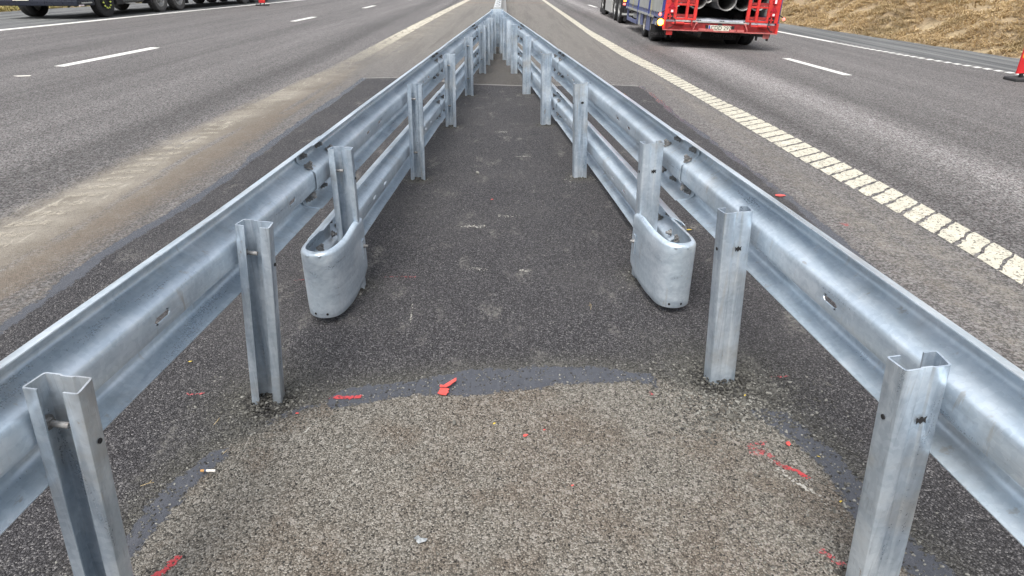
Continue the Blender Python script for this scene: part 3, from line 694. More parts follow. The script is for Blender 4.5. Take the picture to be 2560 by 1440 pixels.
# ------------------------------------------------------------------ median barrier beyond the nose
t = empty('median_barrier', (-.34, 15.6, 0)); o0 = t.location
tag(t, 'narrow light steel median barrier running away from the point where both guardrails meet', 'barrier')
M_BARR = simple('barrier_zinc', (.52,.54,.54), .5, .35, .18, 5, dirt=.3, dirtcol=(.3,.25,.18))
def bl(y): return -.012*(y-15.6)
b = MB()
secs = [(-.085,.62),(-.085,.80),(-.07,.82),(.07,.82),(.085,.80),(.085,.62)]
for y in (15.45, 110):
    for x, z in secs: b.v.append((x+bl(y), y-o0.y, z))
b.f = [(0,1,7,6),(1,2,8,7),(2,3,9,8),(3,4,10,9),(4,5,11,10),(5,0,6,11),(5,4,3,2,1,0),(6,7,8,9,10,11)]
b.build('top_box', M_BARR, t, smooth=30)
b = MB()
for s in (1, -1):
    i = len(b.v)
    for y in (15.6, 110):
        for x, z in ((s*.10,.56),(s*.12,.30),(s*.26,.05),(s*.26,.0),(s*.08,.0),(s*.08,.56)): b.v.append((x+bl(y), y-o0.y, z))
    b.f += [(i+k, i+(k+1)%6, i+6+(k+1)%6, i+6+k) for k in range(6)]+[tuple(i+k for k in range(6)), tuple(i+6+k for k in range(6))]
b.build('base_skirt', M_BARR, t)
b = MB()
for k in range(60):
    y = 16.0+k*1.5; b.box(bl(y)-.05, bl(y)+.05, y-o0.y, y-o0.y+.10, .5, .63)
b.build('spacer', M_POST, t)
b = MB()
for k in range(14):
    y = 15.9+k*1.25-o0.y; x = bl(y+o0.y)
    b.box(x-.03, x+.03, y, y+.10, .8205, .8225); b.box(x-.05, x-.035, y+.3, y+.35, .8205, .8225); b.box(x+.035, x+.05, y+.3, y+.35, .8205, .8225)
    b.box(x-.035, x-.01, y+.55, y+.60, .8205, .8225); b.box(x+.01, x+.05, y+.62, y+.85, .8205, .8222)
b.build('slot', M_HOLE, t)
b = MB()   # bent plate closing the nose, upper and lower
for zc in (.637, .222):
    for z0, z1 in ((zc-.15, zc+.15),):
        pl = [(-.478+.34,-.28),(-.43+.34,-.20),(-.245+.34,-.20),(-.20+.34,-.28)]
        i = len(b.v)
        for x, y in pl: b.v += [(x, y-.02, z0), (x, y-.02, z1)]
        b.f += [(i,i+2,i+3,i+1),(i+2,i+4,i+5,i+3),(i+4,i+6,i+7,i+5)]
b.build('nose_plate', M_BEAM, t, solid=.004)
b = MB(); b.box(-.05,.05,-.16,-.06,0,.60); b.build('support_post', M_POST, t)

# ------------------------------------------------------------------ shared vehicle parts
M_RUB = simple('tyre_rubber', (.022,.022,.023), .85, var=.3, nsc=12, dirt=.25, dirtcol=(.09,.08,.07)); M_RUBG = simple('dusty_tyre_rubber', (.085,.083,.08), .9, var=.25, nsc=10)
M_RIM = simple('wheel_rim_grey', (.30,.30,.29), .5, .4, .2, 14, dirt=.3); M_RIMW = simple('wheel_rim_pale', (.42,.40,.35), .6, .1, .25, 14, dirt=.4, dirtcol=(.2,.17,.12))
M_BLACK = simple('black_plastic', (.012,.012,.013), .6, var=.3); M_CHASS = simple('dark_chassis', (.018,.018,.019), .8, var=.4, dirt=.2)
M_RED = simple('truck_red_paint', (.58,.035,.03), .38, var=.14, nsc=4, dirt=.18, dirtcol=(.22,.05,.035)); M_REDD = simple('dirty_red_paint', (.26,.018,.018), .65, var=.3, nsc=9, dirt=.35, dirtcol=(.10,.02,.018))
M_PINK = simple('worn_red_edge', (.45,.12,.11), .6, var=.25, nsc=12); M_BLUE = simple('trailer_blue', (.035,.055,.24), .45, var=.2, nsc=5, dirt=.25, dirtcol=(.10,.11,.17)); M_BLUEG = simple('dusty_blue', (.13,.15,.27), .6, var=.2, nsc=6, dirt=.3)
M_PANEL = simple('grey_drop_side', (.42,.43,.41), .5, .2, .12, 4, dirt=.15); M_STEEL = simple('pipe_steel', (.16,.16,.155), .5, .5, .25, 5, dirt=.3); M_PIPEIN = simple('pipe_inner', (.10,.10,.10), .6, .4, .3, 4)
M_DECK = simple('worn_deck_plate', (.46,.48,.52), .6, .2, .3, 9, dirt=.4, dirtcol=(.10,.12,.25)); M_YEL = simple('yellow_strap', (.55,.46,.12), .8, var=.2); M_WHT = simple('plate_white', (.62,.60,.50), .5, var=.1); M_TXT = simple('black_lettering', (.02,.02,.02), .5)
M_LENS = simple('red_lens', (.42,.01,.02), .25); M_LENSW = simple('clear_lens', (.75,.66,.68), .2); M_RTRI = simple('triangle_reflector', (.36,.01,.025), .3, var=.3, nsc=80)
M_EOR = emitter('indicator_glow', (1.0,.30,.03), 22.0); M_ERED = emitter('marker_glow', (1.0,.16,.14), 2.2); M_EORS = emitter('small_orange_lamp', (1.0,.3,.05), 2.5)
M_NAVY = simple('navy_cab_paint', (.010,.014,.026), .3, var=.05); M_WBODY = simple('pale_truck_body', (.48,.48,.46), .45, var=.1, nsc=3, dirt=.12); M_NUTY = simple('yellow_nut_pointer', (.50,.58,.10), .5); M_EUB = simple('plate_blue', (.03,.06,.35), .5); M_FLAPT = simple('worn_flap_lettering', (.09,.085,.09), .8, var=.5, nsc=30)
def wheel(parent, c, ax, r, wd, rimmat, tyremat, rim_out=1):
    b = MB(); h = wd/2; ri = r*.60
    b.lathe(c, ax, [(ri,-h*.8),(r*.80,-h),(r*.95,-h*.92),(r,-h*.72),(r,-h*.1),(r*.985,-h*.06),(r*.985,h*.06),(r,h*.1),(r,h*.72),(r*.95,h*.92),(r*.80,h),(ri,h*.8)], 40)
    o = b.build('wheel', tyremat, parent, smooth=35)
    q = MB(); q.lathe(c, ax, [(ri*1.01,h*.82*rim_out),(ri*.92,h*.84*rim_out),(ri*.86,h*.5*rim_out),(ri*.55,h*.25*rim_out),(ri*.36,h*.55*rim_out),(ri*.30,h*.85*rim_out),(.005,h*.88*rim_out),(.005,-h*.3*rim_out),(ri*1.01,-h*.4*rim_out)], 32)
    a = Vector(ax).normalized(); up = Vector((0,0,1)); s1 = a.cross(up)
    for k in range(10):
        t = 2*math.pi*k/10; p = Vector(c)+(s1*math.cos(t)+up*math.sin(t))*ri*.45+a*h*.40*rim_out; q.cyl(p, p+a*.05*rim_out, .014, 6)
    rm = q.build('rim', rimmat, o, smooth=35)
    return o
def sub(parent, name, mat, *boxes, bevel=0):
    b = MB(); [b.box(*x) for x in boxes]; return b.build(name, mat, parent, bevel=bevel)

# ------------------------------------------------------------------ red and blue trailer (right lane)
TX, TY = 3.46, 15.92
tr = empty('trailer', (TX, TY, -.035*(TX-2.2)), (0, .035, -.02))
tag(tr, 'low red and blue flatbed trailer with raised red loading ramps and a lit indicator', 'trailer')
W = 2.6
sub(tr, 'deck', M_DECK, (.05,W-.05,.0,5.9,.555,.60))
sub(tr, 'rear_beam', M_REDD, (0,W,-.01,.12,.395,.553), bevel=.004)
sub(tr, 'beam_flange', M_PINK, (-.01,W+.01,-.09,-.012,.372,.392))
sub(tr, 'deck_edge', M_PANEL, (.25,1.93,-.03,-.012,.565,.592))
for v in (.75,1.28,1.82): sub(tr, 'deck_cleat', M_BLACK, (v,v+.05,-.02,.02,.601,.612), (v+.07,v+.10,-.02,.02,.601,.612))
sub(tr, 'reflector_strip', M_PINK, (.80,.97,-.105,-.092,.385,.44)); sub(tr, 'reflector_strip', M_PINK, (.98,1.14,-.105,-.092,.385,.44))
sub(tr, 'reflector_strip', M_PINK, (1.50,1.66,-.105,-.092,.385,.44)); sub(tr, 'reflector_strip', M_PINK, (1.68,1.84,-.105,-.092,.385,.44))
pl = sub(tr, 'number_plate', M_WHT, (1.03,1.55,-.06,-.045,.40,.512), bevel=.003)
sub(pl, 'plate_band', M_EUB, (1.035,1.065,-.064,-.0605,.402,.510)); sub(tr, 'plate_lamp', M_BLACK, (.97,1.02,-.07,-.02,.44,.51), (1.56,1.62,-.07,-.02,.44,.51), (1.24,1.34,-.06,-.02,.520,.545))
text_obj('CDD 297', .118, M_TXT, 'plate_lettering', pl, (1.315,-.0615,.457), (math.pi/2, 0, 0))
for s, v0 in ((1, 0.0), (-1, W)):
    def V(a): return v0+s*a
    rp = MB()
    rp.box(V(.0),V(.27),-.02,.05,.60,2.0)            # wide outer post with lamps
    rp.box(V(.47),V(.53),-.02,.05,.60,2.0); rp.box(V(.66),V(.73),-.02,.05,.60,2.0)
    for z in (.60,.90,1.20,1.50,1.80): rp.box(V(.272),V(.468),-.01,.04,z,z+.045); rp.box(V(.532),V(.658),-.01,.04,z,z+.045)
    rr = rp.build('loading_ramp', M_RED, tr, bevel=.006)
    [sub(rr, 'ramp_rung', M_REDD, (V(a_),V(c_),.0,.035,z,z+.06)) for z in (.66,.96,1.26) for a_, c_ in ((.275,.465),(.535,.655))]
    b = MB(); c = V(.145); b.prism([(c-.075,.845),(c+.075,.845),(c,.97)], 'y', -.035, -.0205); tri = b.build('triangle_reflector', M_RTRI, tr)
    b = MB(); b.prism([(c-.085,.838),(c+.085,.838),(c,.982)], 'y', -.026, -.0203); b.build('reflector_rim', M_REDD, tri)
    lm = sub(tr, 'square_lamp', M_LENS, (c-.055,c+.055,-.055,-.0205,.735,.825), bevel=.006); sub(lm, 'clear_lens', M_LENSW, (c-.022,c+.028,-.0575,-.0555,.755,.805))
    lm = sub(tr, 'tall_lamp', M_LENS, (c-.05,c+.05,-.06,-.0205,.995,1.12), bevel=.02); sub(lm, 'clear_lens', M_LENSW, (c-.022,c+.022,-.0625,-.0605,1.015,1.09))
    b = MB(); b.box(c-.08,c+.05,-.035,-.0205,.615,.72); bk = b.build('ramp_latch', M_BLACK, tr)
    b = MB(); b.box(c-.04,c-.015,-.06,-.037,.60,.72); b.box(c-.07,c+.02,-.06,-.037,.655,.68); b.build('latch_handle', M_RED, bk)
    b = MB(); b.tube([(c+s*.05,-.05,.64),(c+s*.09,-.09,.60),(c+s*.1,-.1,.52),(c+s*.03,-.1,.44),(c-s*.04,-.08,.42)], .012, 8); b.build('hose', M_BLACK, tr, smooth=60)
    b = MB(); turns = []; v1, v2 = V(.26), V(.46)
    for k in range(97): t = k/8*2*math.pi; turns.append((v1+(v2-v1)*k/96, -.06+.03*math.cos(t), .525+.03*math.sin(t)))
    b.tube(turns, .007, 6); b.build('coil_spring', M_RED, tr, smooth=60)
    b = MB(); b.cyl((V(.18),-.06,.525),(V(.62),-.06,.525),.016,10); b.build('ramp_axle', M_RED, tr, smooth=40)
    b = MB(); b.box(V(.615),V(.645),-.08,-.02,.48,.60); b.build('axle_bracket', M_REDD, tr)
    b = MB(); b.tube([(V(.74),-.05,.55),(V(.72),-.07,.50),(V(.69),-.08,.44),(V(.68),-.07,.40)], .014, 8); b.cyl((V(.74),-.08,.55),(V(.74),-.03,.55),.024,10); b.build('lock_hook', M_PINK, tr, smooth=50)
    b = MB(); b.tube([(V(-.01),-.0,.78),(V(-.06),-.02,.75),(V(-.10),-.04,.72)], .014, 8); arm = b.build('marker_arm', M_BLACK, tr)
    b = MB(); b.lathe((V(-.11),-.05,.70), (0,1,0), [(.002,-.03),(.025,-.025),(.035,0),(.025,.025),(.002,.03)], 14); b.build('marker_lamp', M_ERED, arm, smooth=60)
    # block lamps hanging under the beam
    if s > 0: a0, a1 = .06, .24
    else: a0, a1 = .12, .44
    b = MB(); b.box(V(a0),V(a1),-.02,.10,.30,.371); b.box(V(a0+.02),V(a0+.05),0,.08,.22,.30); b.box(V(a1-.05),V(a1-.02),0,.08,.22,.30); lb = b.build('underride_stop', M_CHASS, tr)
    sub(lb, 'red_block', M_PINK if s < 0 else M_RED, (V(a0+.02),V(a0+.16),-.03,-.0205,.27,.36))
sub(tr, 'corner_bracket', M_RED, (-.012,.03,-.09,.0,.393,.60)); sub(tr, 'corner_bracket', M_RED, (W-.03,W+.012,-.09,.0,.393,.60))
b = MB(); b.lathe((-.075,-.02,.535), (0,1,0), [(.002,-.035),(.055,-.03),(.068,0),(.055,.03),(.002,.035)], 18); b.build('turn_indicator', M_EOR, tr, smooth=60)
sub(tr, 'indicator_housing', M_CHASS, (-.14,-.01,.02,.12,.45,.62))
for v in (.0, 1.95):
    for u in (1.55, 2.68): wheel(tr, (v+.15 if v < 1 else W-.2,u,.40), (-1 if v < 1 else 1,0,0), .40, .30, M_RIMW, M_RUB)
    for u in (1.55, 2.68): wheel(tr, (v+.46 if v < 1 else W-.52,u,.40), (-1 if v < 1 else 1,0,0), .40, .28, M_RIMW, M_RUB)
f1 = sub(tr, 'mudflap', M_BLACK, (-.10,.33,1.0,1.015,.13,.43)); text_obj('CHIEFTAIN', .085, M_FLAPT, 'flap_lettering', f1, (.12,.998,.205), (math.pi/2,0,0)); f2 = sub(tr, 'mudflap', M_BLACK, (1.16,2.02,1.0,1.015,.13,.43)); text_obj('CHIEFTAIN', .115, M_FLAPT, 'flap_lettering', f2, (1.66,.998,.22), (math.pi/2,0,0))
sub(tr, 'chassis', M_CHASS, (.55,.75,.15,6.6,.30,.55), (1.85,2.05,.15,6.6,.30,.55), (.3,2.3,1.4,1.7,.34,.46), (.3,2.3,2.53,2.83,.34,.46), (1.15,1.45,5.6,7.3,.42,.52))
sub(tr, 'sky_block_plate', M_CHASS, (.36,2.2,.9,5.6,.29,.33))  # dark plate added under the trailer to block sky light
sub(tr, 'fender', M_BLUEG, (-.02,.30,1.08,3.15,.82-.01,.835)) if False else None
sub(tr, 'fender_stay', M_BLUEG, (-.012,.012,1.75,2.25,.22,.56)); sub(tr, 'fender_stay', M_BLUEG, (-.012,.012,2.85,3.2,.28,.56)); sub(tr, 'fender_stay', M_BLUEG, (-.012,.012,1.12,1.30,.40,.56))
sub(tr, 'side_rail', M_BLUEG, (-.03,.02,.12,5.9,.60,.70)); sub(tr, 'side_rail', M_PANEL, (-.045,-.031,1.2,5.9,.565,.615)); sub(tr, 'side_rail', M_BLUEG, (W-.02,W+.03,.12,5.9,.60,.70))
for u0, u1 in ((.2,1.85),(1.93,3.6),(3.68,5.5)):
    sub(tr, 'drop_side', M_PANEL, (-.022,.012,u0,u1,.703,1.35), bevel=.004); sub(tr, 'drop_side', M_PANEL, (W-.012,W+.022,u0,u1,.703,1.35), bevel=.004)
for u in (.10,1.89,3.64,5.56,5.9): sub(tr, 'stake_post', M_BLUE, (-.05,.025,u-.035,u+.035,.55,1.40), bevel=.004); sub(tr, 'stake_post', M_BLUE, (W-.025,W+.05,u-.035,u+.035,.55,1.40), bevel=.004)
b = MB()
for k in range(24): b.box(-.034,-.0315,.3+k*.22,.36+k*.22,.665,.72)
b.build('hinge', M_BLACK, tr)
for u in (1.5, 4.5):
    b = MB(); b.add([(-.056,u-.03,1.38),(-.056,u+.03,1.38),(-.052,u+.035,.56),(-.052,u-.0,.56)], [(0,1,2,3)]); b.build('ratchet_strap', M_YEL, tr, solid=.003)
sub(tr, 'side_frame', M_BLUEG, (-.02,.03,3.75,5.75,.24,.33), (-.02,.03,5.65,5.75,.24,.56), (-.02,.03,3.75,3.83,.24,.56)); sub(tr, 'tool_box', M_PANEL, (.0,.35,3.35,3.62,.24,.55), bevel=.006)
sub(tr, 'valve_block', M_PANEL, (.05,.25,4.0,4.9,.36,.46), (.0,.06,5.2,5.5,.25,.33)); sub(tr, 'rear_side_plate', M_BLUEG, (-.014,.006,.15,1.0,.42,.56)) ; sub(tr, 'indicator_bracket', M_PANEL, (-.06,-.02,.35,.75,.43,.5))
# cargo: bunks, four steel pipes, two outer pipes added to darken the ramp gaps
bk = tag(sub(None, 'timber_bunk', simple('dark_timber', (.012,.011,.010), .9), (.35,2.25,1.7,4.75,.6,.80)), 'dark timber bed under the pipes on the trailer deck', 'timber')
bk.matrix_world = tr.matrix_basis.copy(); bk.location = tr.location
PIP = [(.37,1.045,.9,'grey steel pipe added behind the left loading ramp to darken its gaps'),(2.36,1.045,.85,'grey steel pipe added behind the right loading ramp to darken its gaps'),(.84,1.045,.55,'leftmost of the large grey steel pipes on the trailer'),(1.165,1.11,.95,'grey steel pipe set further back between the two large pipes'),(1.49,1.037,.42,'large grey steel pipe lying at the centre of the trailer load'),(1.93,1.045,.60,'rightmost grey steel pipe on the trailer, beside the right ramp')]
for v, z, u, lab in PIP:
    p = MB(); r = .218 if abs(v-1.165) > .01 else .155; p.lathe((v,u,z), (0,1,0), [(r+.012,0),(r+.012,.05),(r,.10),(r,4.6),(r-.014,4.6),(r-.014,.02)], 40)
    o = p.build('steel_pipe', M_STEEL, None, smooth=40); o.location = tr.location; o.rotation_euler = tr.rotation_euler
    tag(o, lab, 'pipe', 'steel pipes loaded on the trailer')

# towing lorry in front of the trailer
tw = empty('lorry', (TX+.02*7.2, TY+7.2, -.035*(TX+.14-2.2)), (0, .035, -.02))
tag(tw, 'pale box lorry with a red cab stripe towing the red and blue trailer', 'lorry')
for v in (.16, W-.2):
    for u in (.85, 2.05): wheel(tw, (v,u,.48), (-1 if v < 1 else 1,0,0), .48, .30, M_RIM, M_RUB)
    wheel(tw, (v,6.1,.48), (-1 if v < 1 else 1,0,0), .48, .30, M_RIM, M_RUB)
sub(tw, 'chassis', M_CHASS, (.6,.8,0,6.8,.5,.75), (1.8,2.0,0,6.8,.5,.75), (.1,2.5,-.05,.05,.38,.50), (-.01,.05,5.0,6.6,.06,.22))
sub(tw, 'box_body', M_WBODY, (0,W,0.1,5.2,1.06,2.9), bevel=.02); sub(tw, 'side_skirt', M_WBODY, (-.01,.05,2.75,4.75,.22,1.05), bevel=.01); sub(tw, 'side_skirt', M_WBODY, (W-.05,W+.01,2.75,4.75,.22,1.05), bevel=.01)
sub(tw, 'cab', M_RED, (0,W,5.25,6.8,.55,2.9), bevel=.05); sub(tw, 'mudflap', M_BLACK, (0,.38,.27,.285,.22,.95)); sub(tw, 'mudflap', M_BLACK, (W-.38,W,.27,.285,.22,.95))
lc = sub(tw, 'lamp_cluster', M_BLACK, (.0,.38,-.08,.0,.52,.80)); sub(lc, 'brake_lens', M_ERED, (.02,.10,-.095,-.082,.60,.66)); sub(lc, 'indicator_lens', M_EORS, (.02,.2,-.095,-.082,.70,.78)); sub(lc, 'tail_lens', M_LENS, (.13,.25,-.095,-.082,.60,.66))
lp = sub(tw, 'number_plate', M_CHASS, (.10,.55,-.09,-.081,.44,.51)); text_obj('OBI', .09, M_PANEL, 'plate_lettering', lp, (.30,-.0925,.475), (math.pi/2,0,0))
sub(tw, 'underride_bar', M_PANEL, (.0,W,-.22,-.15,.30,.36)); sub(tw, 'tail_bracket', M_BLACK, (.08,.16,-.2,-.08,.12,.5), (.3,.36,-.2,-.08,.2,.5))

# ------------------------------------------------------------------ dark lorry on the left shoulder
ll = empty('lorry', (-14.9, 25.65, 0), (0, 0, -.085))
tag(ll, 'dark navy articulated lorry with yellow wheel nut pointers on the left shoulder', 'lorry')
w1 = wheel(ll, (-.16,0,.50), (1,0,0), .50, .32, M_BLACK, M_RUB)
b = MB()
for k in range(10):
    t = 2*math.pi*k/10; b.cyl((.03,.18*math.cos(t),.50+.18*math.sin(t)), (.075,.21*math.cos(t+.12),.50+.21*math.sin(t+.12)), .034, 8, .012)
b.build('wheel_nut_pointer', M_NUTY, w1, smooth=30)
wheel(ll, (-2.95,.1,.47), (-1,0,0), .47, .55, M_RIM, M_RUB)
for u in (3.5, 4.9):
    wheel(ll, (-.18,u,.50), (1,0,0), .50, .34, M_RIM, M_RUBG); wheel(ll, (-2.75,u,.50), (-1,0,0), .50, .34, M_RIM, M_RUBG)
cb = sub(ll, 'cab', M_NAVY, (-3.0,0,-1.45,-.56,.62,3.4), (-3.0,0,-.56,.95,1.12,3.4), bevel=.04)
sub(ll, 'bumper', M_NAVY, (-3.0,.0,-1.50,-.60,.43,.615), bevel=.03)
sub(ll, 'step', M_BLACK, (-.12,.01,.60,1.0,.40,1.1)); sub(ll, 'side_reflection_strip', M_PANEL, (.001,.012,-1.3,-.75,.505,.545)); sub(ll, 'fog_lamp', M_LENSW, (.002,.02,-1.45,-1.2,.43,.47))  # pale strip along the cab side stands for a reflection
pl = sub(ll, 'number_plate', M_WHT, (-2.35,-1.75,-1.515,-1.503,.60,.70))
sub(ll, 'sky_block_plate', M_CHASS, (-2.7,-.45,-.9,6.2,.50,.56))  # added plate, deepens the shadow below the lorry by blocking the sky
b = MB(); b.cyl((-.38,1.15,.72),(-.38,2.6,.72),.33,28); b.build('fuel_tank', M_RIM, ll, smooth=35, bevel=.01)
sub(ll, 'tank_step', M_PANEL, (-.12,.0,1.3,1.75,.40,.43)); sub(ll, 'chassis', M_CHASS, (-2.0,-1.8,-.5,5.6,.5,.85), (-1.0,-.8,-.5,5.6,.5,.85), (-2.8,-.3,-.1,.1,.4,.55), (-2.8,-.3,3.4,3.6,.4,.55), (-2.8,-.3,4.8,5.0,.4,.55))
sub(ll, 'mudguard', M_BLACK, (-.4,.0,2.78,2.85,.35,1.1), (-.4,.0,5.5,5.56,.25,1.1), (-.4,0,2.85,5.5,1.1,1.14))
lt = empty('semi_trailer', (-14.45, 31.5, 0), (0, 0, -.085)); tag(lt, 'dark semi trailer coupled behind the navy lorry at the top left', 'trailer')
sub(lt, 'body', M_CHASS, (-2.75,-.02,-3.0,9.0,1.17,3.6), bevel=.03); sub(lt, 'side_skirt', M_BLACK, (-.10,-.03,.2,4.6,.38,1.16)); sub(lt, 'side_skirt', M_BLACK, (-2.75,-2.68,.2,4.6,.38,1.16))  # black skirts added to keep the shadow under the body black
for u in (5.3, 6.6, 7.9): wheel(lt, (-.18,u,.50), (1,0,0), .50, .34, M_RIM, M_RUBG); wheel(lt, (-2.55,u,.50), (-1,0,0), .50, .34, M_RIM, M_RUBG)
sub(lt, 'sky_block_plate', M_CHASS, (-2.4,-.4,-1.5,8.8,.52,.58))  # sky-blocking plate added beneath the semi trailer
sub(lt, 'chassis', M_CHASS, (-1.9,-1.7,.5,8.6,.8,1.165), (-1.0,-.8,.5,8.6,.8,1.165))

# ------------------------------------------------------------------ traffic marker boards
M_SRED = simple('sign_red', (.55,.02,.025), .4, var=.1); M_SYEL = simple('sign_yellow', (.75,.42,.02), .4, var=.08); M_SBLK = simple('rubber_foot', (.03,.03,.032), .8, dirt=.3)
def board(x, y, z, yaw, label, bw=.2, base=.36, off=0.0):
    t = empty('marker_board', (x, y, z), (0, 0, yaw)); tag(t, label, 'road sign', 'red and yellow marker boards by the road')
    b = MB(); b.prism([(-base,-.17),(base,-.17),(base,.17),(-base,.17)], 'z', .0, .065); b.build('foot', M_SBLK, t, bevel=.02)
    b = MB(); b.box(-.12,-.07,-.025,.025,.066,.14); b.box(.07,.12,-.025,.025,.066,.14); b.build('clamp', M_BLACK, t)
    b = MB(); b.box(-bw,bw,-.004,.012,.13,1.13); pn = b.build('panel', M_SRED, t)
    b = MB(); b.box(-bw,-bw+.02,-.014,-.0045,.13,1.13); b.box(bw-.02,bw,-.014,-.0045,.13,1.13); b.box(-bw+.0205,bw-.0205,-.014,-.0045,.13,.155); b.box(-bw+.0205,bw-.0205,-.014,-.0045,1.105,1.13); b.build('frame', M_SRED, pn, bevel=.003)
    b = MB(); w_ = bw-.022
    for k in range(3):
        z0 = .24+k*.30; b.add([(-w_,-.0065,z0+.17),(w_,-.0065,z0),(w_,-.0065,z0+.15),(-w_,-.0065,z0+.32)] , [(0,1,2,3)]) if z0+.32 < 1.12 else None
    b.build('stripe', M_SYEL, pn)
    return t
board(9.34, 12.15, -.035*(9.34-2.2), .0, 'red and yellow marker board on a black foot at the right edge line', .2, .29)
board(-12.38, 34.6, 0, .1, 'small distant red and yellow marker board in front of the parked lorry', .15, .30)

# ------------------------------------------------------------------ litter, leaves, stones
M_PLR = simple('red_plastic', (.62,.085,.07), .45, var=.12, nsc=30); M_LEAF = simple('yellow_leaf', (.62,.45,.06), .7, var=.2, nsc=90); M_PAPER = simple('grey_foil', (.30,.32,.33), .4, .3, .3, 60); M_FILT = simple('cigarette_filter', (.45,.24,.08), .8); M_CIGP = simple('cigarette_paper', (.75,.72,.66), .8); M_BAND = simple('cigarette_band', (.05,.07,.12), .6); M_DRY = simple('dry_stalk', (.40,.31,.17), .8)
def flake(name, x, y, outline, mat, label, cat, s=1.0, rot=0, curl=.004, th=.0015, group=None):
    b = MB(); n = len(outline); ca, sa = math.cos(rot), math.sin(rot); z0 = float(zroad(np.array(x)))+.006
    vs = [(0, 0, curl)]+[((px*ca-py*sa)*s, (px*sa+py*ca)*s, curl*random.random()) for px, py in outline]
    b.add(vs, [(0, 1+k, 1+(k+1) % n) for k in range(n)])
    o = b.build(name, mat, None, solid=th, off=1); o.location = (x, y, z0); return tag(o, label, cat, group)
b = MB()
for poly, zz in (([(1028,372),(1060,378),(1155,322),(1160,345),(1110,385),(1085,395),(1030,388)], .010), ([(1035,390),(1085,392),(1110,400),(1100,412),(1108,425),(1095,438),(1092,450),(1050,445),(1020,435),(1030,415)], .004)):
    b.add([((px-1090)*.0005, -(py-390)*.00085, zz+.006*((px-1028)/130 if zz > .005 else 0)) for px, py in poly], [tuple(range(len(poly)))])
o = b.build('plastic_fragment', M_PLR, None, solid=.002, off=1); o.location = (-.262, 2.145, .005); tag(o, 'large jagged salmon red plastic fragment lying on the front bitumen seam', 'debris')
tri = [(-.5,-.2),(-.1,-.35),(.5,-.1),(.4,.2),(0,.3),(-.4,.15)]
for x, y, s, rr, lab in [(.05,1.853,.020,.3,'small curved red plastic chip on the brown asphalt right of centre'),(.99,1.81,.026,1.1,'red plastic chip lying on the right bitumen band'),(2.03,4.66,.085,.0,'flat orange red fragment on the right seam outside the rail'),(.2,1.60,.010,.4,'tiny red crumb low in the middle of the brown asphalt'),(.12,1.885,.009,.2,'tiny red crumb above the curved red chip'),(1.12,1.42,.022,-.3,'dark red chip beside the nearest right post'),(-.15,4.55,.02,.3,'pale pink chip on the dark asphalt in the middle of the lane'),(-.82,1.98,.012,.0,'tiny red crumb on the gravel below the second left post')]:
    flake('plastic_chip', x, y, tri, M_PLR, lab, 'debris', s, rr, .003, .001, 'red plastic chips')
leaf = [(-.5,0),(-.3,.18),(.05,.22),(.5,.02),(.1,-.2),(-.3,-.17)]
for x, y, s, rr, lab in [(1.52,9.14,.10,0,'yellow leaf near the far corner of the dark patch on the right'),(1.16,3.93,.04,.2,'yellow leaf just right of the right bullnose terminal'),(-1.39,2.34,.018,.1,'yellow leaf under the left rail beside the second post'),(-.065,1.92,.013,.5,'yellow petal on the brown asphalt near the middle'),(.93,2.10,.013,.9,'yellow flake on the gravel below the second right post'),(1.07,1.74,.013,-.6,'yellow flake on the lower edge of the right bitumen band'),(1.05,1.53,.013,.4,'small yellow flake right of the white scuff, near the nearest right post')]:
    flake('leaf', x, y, leaf, M_LEAF, lab, 'leaf', s, rr, .004, .0006, 'small yellow leaves on the asphalt')
flake('foil_scrap', -.27, 1.37, [(-.05,.01),(-.02,.03),(.0,.01),(.05,.015),(.04,-.01),(.01,-.015),(-.01,-.03),(-.03,-.02),(-.025,0)], M_PAPER, 'crumpled grey foil scrap low in the middle of the brown asphalt', 'debris', .40, 0, .012)
flake('paper_scrap', -7.9, 10.7, [(-.05,.0),(0,.03),(.07,.02),(.08,-.01),(.0,-.02)], M_CIGP, 'white paper scrap on the far left lane below the white dash', 'debris', 2.2, 0, .01)
cg = empty('cigarette_butt', (-1.025, 1.66, .0125), (0, 0, .05)); tag(cg, 'discarded cigarette butt with an orange filter at the left bitumen band', 'cigarette')
b = MB(); b.cyl((-.022,0,0),(-.010,0,0),.0044,12); b.build('filter', M_FILT, cg); b = MB(); b.cyl((-.0098,0,0),(-.003,0,0),.0045,12); b.build('band', M_BAND, cg); b = MB(); b.cyl((-.0028,0,0),(.026,-.001,-.001),.0044,12); b.build('paper', M_CIGP, cg)
for (x, y, a, L, lab) in [(-1.19,1.60,.3,.028,'forked dry stalk on the gravel left of the bitumen band'),(-1.10,1.93,1.2,.024,'thin dry stalk on dark gravel near the second left post'),(-1.00,1.76,.9,.016,'bent dry stalk just above the cigarette butt'),(.40,2.86,1.4,.04,'short dry stalk on the dark asphalt left of the second right post')]:
    b = MB(); ca, sa = math.cos(a), math.sin(a); b.tube([(-L*ca,-L*sa,.0),(0,0,.006),(L*.8*ca-.01,L*.8*sa,.002)], .0009, 5); b.tube([(0,0,.006),(-.3*L*sa,L*.7*ca,.001)], .001, 5)
    o = b.build('dry_stalk', M_DRY, None); o.location = (x, y, .008); tag(o, lab, 'stalk', 'dry grass stalks on the ground')

